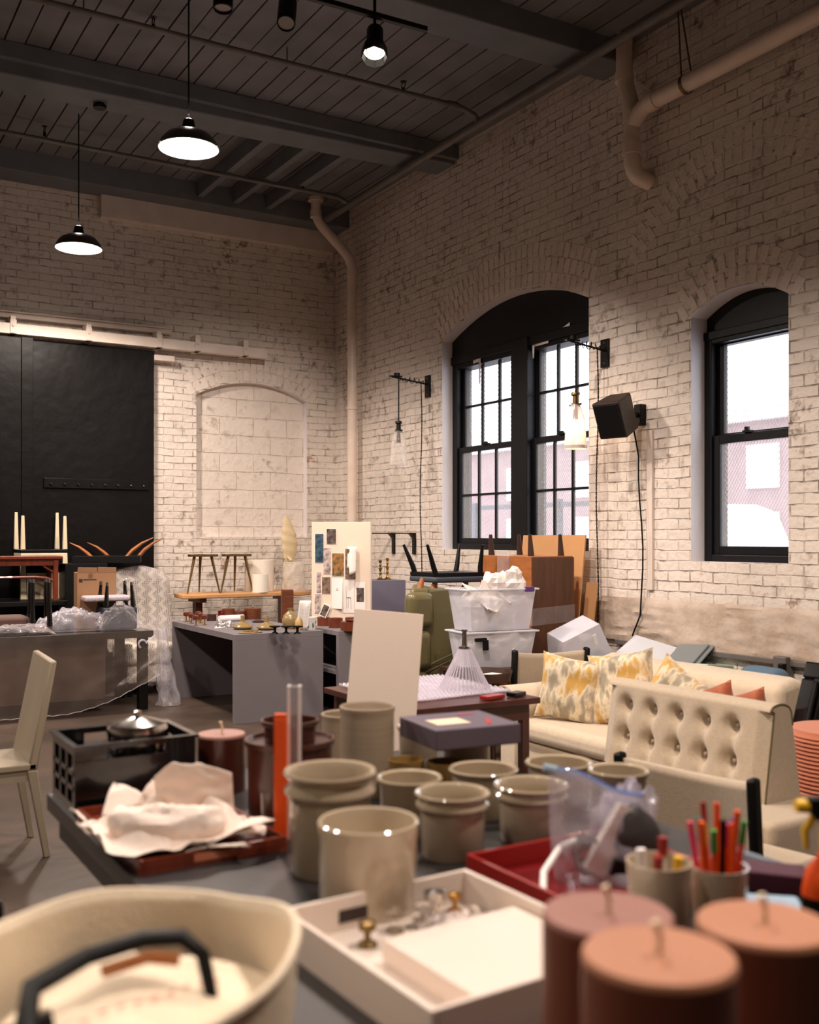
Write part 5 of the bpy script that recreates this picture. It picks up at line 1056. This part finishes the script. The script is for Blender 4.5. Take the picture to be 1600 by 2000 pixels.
# tissue parcel
def parcel(u, v):
    a = u*2*pi; r = v; R = .235+.05*nz(cos(a)*1.6+3, sin(a)*1.6)+.03*cos(4*a+.6)
    x = r*R*cos(a); y = r*R*.86*sin(a)
    bowl = .055*math.exp(-((r-.55)/.2)**2)*(1.1+.8*nz(cos(a)*1.3, sin(a)*1.3, 2))
    z = .016+bowl+.03*max(0, r-.75)*4*(.6+.9*nz(cos(a)*2.5, sin(a)*2.5, 5))+.012*nz(x*22, y*22, 1)*(r+.2)+.005*nz(x*60, y*60, 2)
    return (x, y, max(.006, z))
x, y = cw(-.60, 2.575); tp = thing('tissue_parcel', 'crumpled white tissue paper wrapped round a dish on the wooden tray', 'parcel', (x, y, TZ+.012), -YAW)
link('tissue_sheet', MB().grid(parcel, 90, 40, closeu=True), 'tissue', tp, solid=.002)
def roll(u, v):
    a = u*2*pi; t = (v-.5)*2.6-1.35; R = .115; c = (R*cos(t)*1.15-.01, R*sin(t)*.75-.01); rr = .050*(sin(pi*min(1, max(0, v)))**.35)*(1+.25*nz(cos(a)*1.5, sin(a)*1.5, v*5)+.1*nz(cos(a)*5, sin(a)*5, v*18))
    return (c[0]+rr*cos(a)*cos(t), c[1]+rr*cos(a)*sin(t), .062+rr*sin(a)*1.0)
link('wrapped_ring', MB().grid(roll, 36, 70, closeu=True), 'tissue', tp)
def stand(u, v):
    x = .02+.15*(u-.5)+.05*u; zz = .03+v*.155*(1-.25*max(0, u-.6)*2)*(1-.35*max(0, .25-u)*3); return (x, .10-.03*sin(u*pi)-.035*v+.012*nz(u*4, v*4)+.0, zz+.004*nz(u*9, v*9))
link('upright_flap', MB().grid(stand, 26, 26), 'tissue', tp, solid=.003)
def flap(p0, p1, p2, nm='tissue_corner'):
    P0, P1, P2 = map(Vector, (p0, p1, p2)); link(nm, MB().grid(lambda u, v: tuple((P0*(1-u)+P1*u)*(1-v)+P2*v+Vector((0,0,.012*sin(pi*v)+.004*nz(u*5, v*5, 7)))), 10, 14), 'tissue', tp, solid=.002)
flap((.12,-.16,.03),(.17,.05,.03),(.265,-.02,.055)); flap((-.1,-.17,.02),(-.19,-.02,.04),(-.255,.02,.075)); flap((-.17,0,.06),(-.07,.08,.08),(-.17,.10,.12)); flap((-.02,.10,.06),(-.10,.06,.07),(-.07,.11,.125)); flap((.0,-.19,.01),(.18,-.1,.01),(.22,-.12,.02))
x, y = cw(-.365, 2.66); tag(link('shot_glass', MB().lathe([(0,0),(.017,0),(.019,.10),(.017,.10),(.0155,.006),(0,.006)], 28), 'clear_glass'), 'slim clear glass standing at the tray corner before the orange bar', 'glass', loc=(x,y,TZ+.012))
# black crate
bc = thing('plastic_crate', 'black plastic crate with slotted sides at the far table corner', 'crate', (.67, 2.905, TZ))
W_, L_, H_ = .345, .28, .195
def slotted(m, axis, fix, a0, a1, inv):
    th = .010
    def bx_(a, b, z0, z1):
        if axis == 'x': m.box(a, fix, z0, b, fix+th*inv, z1) if inv > 0 else m.box(a, fix+th*inv, z0, b, fix, z1)
        else: m.box(fix, a, z0, fix+th*inv, b, z1) if inv > 0 else m.box(fix+th*inv, a, z0, fix, b, z1)
    L2 = a1-a0
    bx_(a0, a1, 0, .03); bx_(a0, a1, .165, H_)
    for z in (.066, .108): bx_(a0, a1, z, z+.014)
    for t in (0, .31, .62, .93): bx_(a0+L2*t, a0+L2*(t+.07), .03, .165)
m = MB().box(0,0,0,W_,.01,.15).box(0,0,.15,.09,.01,H_).box(W_-.09,0,.15,W_,.01,H_).box(.09,0,.178,W_-.09,.01,H_); link('crate_side', m, 'black_gloss', bc, smooth=False, bevel=.001)
m = MB().box(0,L_-.01,0,W_,L_,.15).box(0,L_-.01,.15,.09,L_,H_).box(W_-.09,L_-.01,.15,W_,L_,H_).box(.09,L_-.01,.178,W_-.09,L_,H_); link('crate_side', m, 'black_gloss', bc, smooth=False)
m = MB(); slotted(m, 'y', 0, .01, L_-.01, 1); link('crate_end', m, 'black_gloss', bc, smooth=False)
m = MB(); slotted(m, 'y', W_, .01, L_-.01, -1); link('crate_end', m, 'black_gloss', bc, smooth=False)
link('crate_floor', MB().box(.01,.01,0,W_-.01,L_-.01,.01), 'black_gloss', bc, smooth=False); link('rim', MB().box(-.008,-.008,H_-.008,W_+.008,.0,H_).box(-.008,L_,H_-.008,W_+.008,L_+.008,H_).box(-.008,0,H_-.008,0,L_,H_).box(W_,0,H_-.008,W_+.008,L_,H_), 'black_gloss', bc, smooth=False)
lathed('steel_bowl', 'shiny steel bowl with lid lying in the black crate', 'bowl', (.67+.22, 2.905+.16, TZ+.01), [(0,0),(.05,0),(.085,.10),(.09,.19),(.085,.205),(.03,.222),(.01,.225),(.012,.24),(0,.242)], 'chrome')
lathed('jar', 'dark stout jar inside the black crate', 'jar', (.67+.09, 2.905+.12, TZ+.01), [(0,0),(.05,0),(.055,.13),(.035,.15),(.035,.165),(0,.165)], 'black_gloss')
# white tray
wt_, wrz = frame_tray('white_tray', 'white lacquered tray holding brass hardware and a white card', 'tray', (-.242,1.928), (.032,1.511), .43, .50, .075, .010, 'white_lacquer')
wo = wt_.location; Mw = Matrix.Translation(wo) @ Matrix.Rotation(wrz, 4, 'Z')
link('handle_slot', MB().box(.26,-.5012,.03,.35,-.499,.052), 'cream_lacquer', wt_, smooth=False); link('handle_slot', MB().box(.12,-.0115,.025,.27,-.0095,.05), 'ink', wt_, smooth=False)
def inw(x, y, z=.0): return tuple(Mw @ Vector((x, y, .0102+z)))
tag(link('white_card', MB().box(-.15,-.15,0,.15,.15,.045), 'white_lacquer', smooth=False, bevel=.003), 'plain white box lid lying in the near half of the white tray', 'box', loc=inw(.26,-.335), rz=wrz)
def faucet(x, y, s, label, m='chrome'):
    o = thing('cabinet_knob', label, 'knob', inw(x, y), wrz, 'knobs in the white tray'); link('base', MB().lathe([(0,0),(.022*s,0),(.022*s,.006*s),(.008*s,.014*s),(.007*s,.03*s)], 20), m, o); link('cap', MB().lathe([(.007*s,.03*s),(.02*s,.038*s),(.02*s,.052*s),(0,.056*s)], 20), m, o)
faucet(.13,-.10,.85,'dark and brass knob standing upright at the left in the white tray','old_brass'); faucet(.15,-.165,.6,'small brass knob lying near the middle of the white tray','brass')
faucet(.31,-.06,1.1,'tall chrome knob at the back of the white tray'); faucet(.37,-.045,.7,'small brass knob in the back corner of the white tray','brass'); faucet(.21,-.07,.8,'round crystal knob in the white tray','clear_glass'); faucet(.27,-.08,.9,'short crystal knob beside the tall chrome one','clear_glass')
for k, (x_, y_) in enumerate(((.34,-.11),(.37,-.12),(.40,-.13),(.385,-.09))): tag(link('glass_bead', MB().ball((0,0,.011), .011), 'clear_glass'), 'clear glass bead lying at the right inside the white tray', 'bead', 'glass beads in the tray', loc=inw(x_, y_))
tag(link('yellow_paper_strip', MB().box(-.06,-.008,0,.06,.008,.002), 'yellow', smooth=False), 'yellow strip lying across the middle of the white tray', 'strip', loc=inw(.30,-.155), rz=wrz+.05)
crumple('clear_bag', 'small clear plastic bag heaped in the white tray', 'bag', inw(.29,-.12), .06, .03, .03, 'clear_film', 12)
# red tray with zip bag
rt_, rrz = frame_tray('red_tray', 'red lacquered tray under the clear zip bag', 'tray', (.128,2.33), (.333,1.99), .42, .40, .055, .009, 'red_lacquer', 'maroon')
Mr = Matrix.Translation(rt_.location) @ Matrix.Rotation(rrz, 4, 'Z')
def inr(x, y, z=0): return tuple(Mr @ Vector((x, y, .0092+z)))
tag(link('white_tube', MB().tube([(0,-.04,.012),(.05,.02,.04),(.12,.05,.075),(.2,.05,.09)], .008, 10), 'white'), 'curved white cord arching over the red tray rim', 'cord', loc=inr(.03,-.2), rz=rrz)
tag(link('white_disc', MB().lathe([(0,0),(.022,0),(.02,.018),(0,.02)], 20), 'white'), 'small white disc lying in the front of the red tray', 'disc', loc=inr(.04,-.27))
zb = thing('zip_bag', 'clear zip bag with blue seal stuffed with grey cables and packets', 'bag', inr(.255,-.20), -YAW)
def zipf(sg):
    def g(u, v):
        wd = .125-.02*v; th = .055*(1-v)**.6*(1-(2*u-1)**4)+.006; lean = -.05*v+.02*v*v
        return ((u*2-1)*wd+lean*1.1, sg*th*(1+.3*nz(u*4, v*4, sg))+.01, .245*v+.01*sin(u*6)*v-.055*u*v)
    return g
link('bag_front', MB().grid(zipf(-1), 30, 30), 'bag_film', zb); link('bag_back', MB().grid(zipf(1), 30, 30), 'bag_film', zb)
e = [Vector(zipf(0)(u/12, .985)) for u in range(13)]; link('zip_seal', MB().tube(e, .006, 8), 'blue', zb); link('zip_slider', MB().tube([e[0]-Vector((.012,0,-.006)), e[1]], .009, 8), 'pale_blue', zb)
m = MB()
for k in range(9): a = k*.7; m.tube([(-.055+.028*cos(a+i*.5), .0+.02*sin(k*1.3), .045+.012*(k % 3)+.028*sin(a+i*.5)) for i in range(9)], .005, 6)
link('cable_coil', m, 'steel', zb); link('white_packet', MB().at((.0,-.01,.10), ry=.55, rz=.2).box(-.025,-.012,-.09,.025,.012,.07), 'paper', zb, smooth=False)
link('grey_cloth', crm := MB().at((.05,0,0)).grid(lambda u, v: ((.055+.02*nz(u*5, v*5))*cos(u*2*pi)*sin(v*pi), .035*sin(u*2*pi)*sin(v*pi), .085-.08*cos(v*pi)+.012*nz(u*8, v*8)), 24, 16, closeu=True), mat('grey_stuff', (58,54,54), .8), zb)
link('black_plug', MB().at((.02,-.03,.03), ry=.4).box(-.03,-.015,-.02,.03,.015,.02), 'black', zb, bevel=.004, smooth=False)
crumple('folded_bag', 'flat second zip bag slumped to the right behind the first', 'bag', inr(.36,-.13), .09, .05, .17, 'bag_film', 21)
# marker cups
def cup(xc, d, r, h, label):
    x, y = cw(xc, d); t = thing('marker_cup', label, 'cup', (x, y, TZ), 0, 'cream cups holding pens'); link('body', MB().lathe([(0,0),(r*.86,0),(r*.9,.006),(r*.97,h*.8),(r,h),(r*.95,h),(r*.9,h*.8),(r*.82,.01),(0,.01)], 40), 'glaze_pale', t); return x, y
c1x, c1y = cup(.475,1.96,.062,.155,'cream cup with red capped bottles beside the zip bag')
c2x, c2y = cup(.605,2.01,.055,.13,'cream cup full of orange and pink markers')
for k, (a, r_, h, m, lab) in enumerate(((-2.4,.03,.175,'red_lacquer','red capped pen in the cup beside the zip bag, left'),(.6,.03,.19,'red_lacquer','red capped pen in the cup beside the zip bag, right'),(-.8,.028,.165,'yellow','yellow knob standing in the cup beside the zip bag'),(1.9,.03,.17,'white','white tube in the cup beside the zip bag'))):
    o = tag(link('pen', MB().tube([(0,0,.012),(.006*cos(a),.006*sin(a),h-.035)], .008, 12), 'white'), lab, 'pen', 'pens in the left cup', loc=(c1x+r_*cos(a), c1y+r_*sin(a), TZ)); link('cap', MB().tube([(.006*cos(a),.006*sin(a),h-.035),(.008*cos(a),.008*sin(a),h)], .0095, 12), m, o)
caps = ['pink','pink','orange','orange','orange','green','yellow','black','purple','teal','orange','red_lacquer','green','blue']
for k, cp_ in enumerate(caps):
    rnd = random.Random(k*7+1); a = k*2.4; rr = .012+.028*((k*5) % 7)/7; lean = .028; h = .19+rnd.random()*.045
    p0 = Vector((rr*.8*cos(a), rr*.8*sin(a), .012)); p1 = p0+Vector((lean*cos(a)*rr/.03, lean*sin(a)*rr/.03, h)); pm = p0.lerp(p1, .78)
    body = 'orange' if k % 3 != 1 else ('black' if cp_ in ('black','teal') else cp_)
    words = {'pink':'pink','orange':'orange','green':'green','yellow':'yellow','black':'black','purple':'purple','teal':'teal','red_lacquer':'red','blue':'blue'}[cp_]
    o = tag(link('marker', MB().tube([p0, pm], .0055, 10), body), '%s capped marker in the full cup of pens' % words, 'marker', 'markers in the right cup', loc=(c2x, c2y, TZ)); link('cap', MB().tube([pm, p1], .0062, 10), cp_, o)
# purple box, pale blue pack, spray bottle
x, y = cw(.76, 2.26); tag(link('plum_box', MB().box(-.10,-.045,0,.10,.045,.05), 'plum', smooth=False, bevel=.004), 'plum coloured flat box behind the marker cups', 'box', loc=(x,y,TZ), rz=-YAW-.35)
x, y = cw(.72, 2.08); tag(link('pale_blue_pack', MB().box(-.07,-.05,0,.07,.05,.035), 'pale_blue', smooth=False, bevel=.008), 'pale blue packet lying right of the marker cups', 'packet', loc=(x,y,TZ), rz=-YAW-.2)
x, y = cw(.775, 1.90); sb = thing('spray_bottle', 'orange spray bottle with yellow and black trigger at the right edge', 'bottle', (x, y, TZ), pi-YAW)
link('bottle_body', MB().lathe([(0,0),(.045,0),(.05,.01),(.05,.12),(.043,.155),(.02,.185),(.016,.20),(0,.20)], 32, squash=.7), 'orange', sb); link('bottle_label', MB().lathe([(.0505,.04),(.0508,.11)], 32, squash=.7), 'black', sb)
link('neck', MB().lathe([(.017,.20),(.017,.25),(0,.25)], 20), 'yellow', sb)
link('trigger_head', MB().add([(-.03,-.016,.25),(.03,-.016,.25),(.045,-.012,.29),(-.035,-.012,.295),(-.03,.016,.25),(.03,.016,.25),(.045,.012,.29),(-.035,.012,.295)], [(0,1,2,3),(7,6,5,4),(0,4,5,1),(1,5,6,2),(2,6,7,3),(3,7,4,0)]), 'black', sb, bevel=.004)
link('nozzle', MB().tube([(.04,0,.275),(.062,0,.275)], [.014,.012], 12), 'yellow', sb); link('trigger', MB().tube([(.028,0,.255),(.045,0,.23),(.042,0,.195)], [.008,.007,.005], 10), 'yellow', sb)
# ------------------------------------------------------------------ canvas tote on a stool, next to the table
x, y = cw(-.37, 1.34)
tb = thing('canvas_tote', 'large cream canvas tote with black leather handles at the lower left', 'bag', (x, y, .50), -YAW)
def ring(a): return (.215*cos(a)*(1+.03*cos(3*a)), .27*sin(a))
def tote(u, v):
    a = u*2*pi; X, Y = ring(a); k = .80+.20*v**.7+.02*nz(cos(a)*2, sin(a)*2, v*3); z = .475*v+.02*nz(cos(a)*1.5+2, sin(a)*1.5, 1)*v+.018*cos(2*a)*v
    return (X*k, Y*k, z)
link('bag_body', MB().grid(tote, 90, 30, closeu=True).at().lathe([(0,.004),(.17,.004)], 40), 'canvas', tb, solid=.006)
link('rim_hem', MB().tube([tote(k/72, 1) for k in range(73)], .006, 8), 'canvas', tb)
def inner(u, v): return ((u-.5)*.38+.03, (v-.5)*.34-.02, .30+.06*nz(u*3, v*3, 4)+.10*v-.03*abs(u-.5))
link('inner_pocket', MB().grid(lambda u, v: ((u-.45)*.34+.03*v, -.03+.10*u-.0*v+.03*sin(u*5), .12+.30*v*(1-.35*u)+.0), 20, 20), 'canvas', tb, solid=.004)
hd = [(-.05,-.17,.40),(-.085,-.12,.44),(-.10,-.06,.46),(-.05,.0,.475),(.01,.05,.478),(.06,.065,.475),(.09,.055,.455),(.11,.04,.38)]
link('handle', MB().tube(hd, [.013,.014,.014,.013,.013,.013,.012,.01], 12, sq=.8), 'black', tb); link('handle', MB().tube([(-.15,-.20,.40),(-.11,-.13,.43),(-.06,-.10,.44)], .012, 10), 'black', tb)
link('handle_stitching', MB().tube([(-.03,.0,.455),(.02,.035,.46),(.06,.045,.452)], .009, 8), 'cherry', tb)
def cloth(u, v): 
    return ((u-.5)*.34+.02, (v-.5)*.36-.03, .375+.055*sin(u*3.1+.3)*(1-.3*v)+.05*v+.02*nz(u*3, v*3, 9)-.04*v)
fo = tag(link('folded_cloth', MB().grid(cloth, 30, 30), 'canvas', solid=.006), 'folded cream cloth with faint red print lying inside the tote', 'cloth', loc=(x,y,.50), rz=-YAW)
m = MB()
for k in range(9):
    u, v = .38+.045*k, .30+.065*k; p = Vector(cloth(u, v))+Vector((0,0,.006)); m.bar(p+Vector((-.004,-.003,0)), p+Vector((.004,.004,0)), .004, .001)
link('red_print', m, mat('faded_red', (214,120,100), .8), fo)
link('size_stamp', MB().at(tuple(Vector(tote(.93, .80))+Vector((.004,-.004,0))), rz=-.4).box(-.002,-.008,-.012,.003,.008,.012), 'slate', tb, smooth=False)
tag(link('wooden_crate', MB().box(-.44,-.30,0,.22,.27,.50), 'dark_walnut', smooth=False, bevel=.006), 'dark wooden crate under the canvas tote', 'crate', loc=(x,y,0), rz=-YAW)
x2, y2 = cw(-.715, 1.27); t2b = thing('rope_basket', 'cream rope basket cut off by the left edge beside the tote', 'basket', (x2+.02, y2+.02, .50), -YAW)
link('basket_body', MB().grid(lambda u, v: ((.085+.02*v+.004*sin(v*60))*cos(u*2*pi), (.10+.02*v+.004*sin(v*60))*sin(u*2*pi), .43*v), 48, 80, closeu=True), 'canvas', t2b, solid=.006); link('rope_handle', MB().tube([(.08,-.06,.42),(.10,-.02,.46),(.10,.03,.45),(.085,.06,.41)], .010, 10), 'canvas', t2b)
link('basket_floor', MB().lathe([(0,.004),(.09,.004)], 32), 'canvas', t2b)
# black chair back post at the left edge
bc2 = thing('black_chair', 'black chair at the left edge, only its back corner showing', 'chair', (0, 0, 0)); 
xx, yy = cw(-.755, 1.92); bc2.location = (xx-.0, yy, 0); bc2.rotation_euler.z = -YAW
link('backrest', MB().box(-.36,-.02,.62,.0,.01,.85), 'black_gloss', bc2, bevel=.02, smooth=False)
for a in (-.35, -.03): link('back_post', MB().tube([(a,0,.0),(a,-.01,.45),(a,-.01,.66)], .016, 10), 'black', bc2)
link('seat', MB().box(-.38,.0,.43,.02,.40,.46), 'black_gloss', bc2, bevel=.01, smooth=False)
for a in (-.35, -.02): link('leg', MB().tube([(a,.38,.43),(a,.38,0)], .015, 10), 'black', bc2)
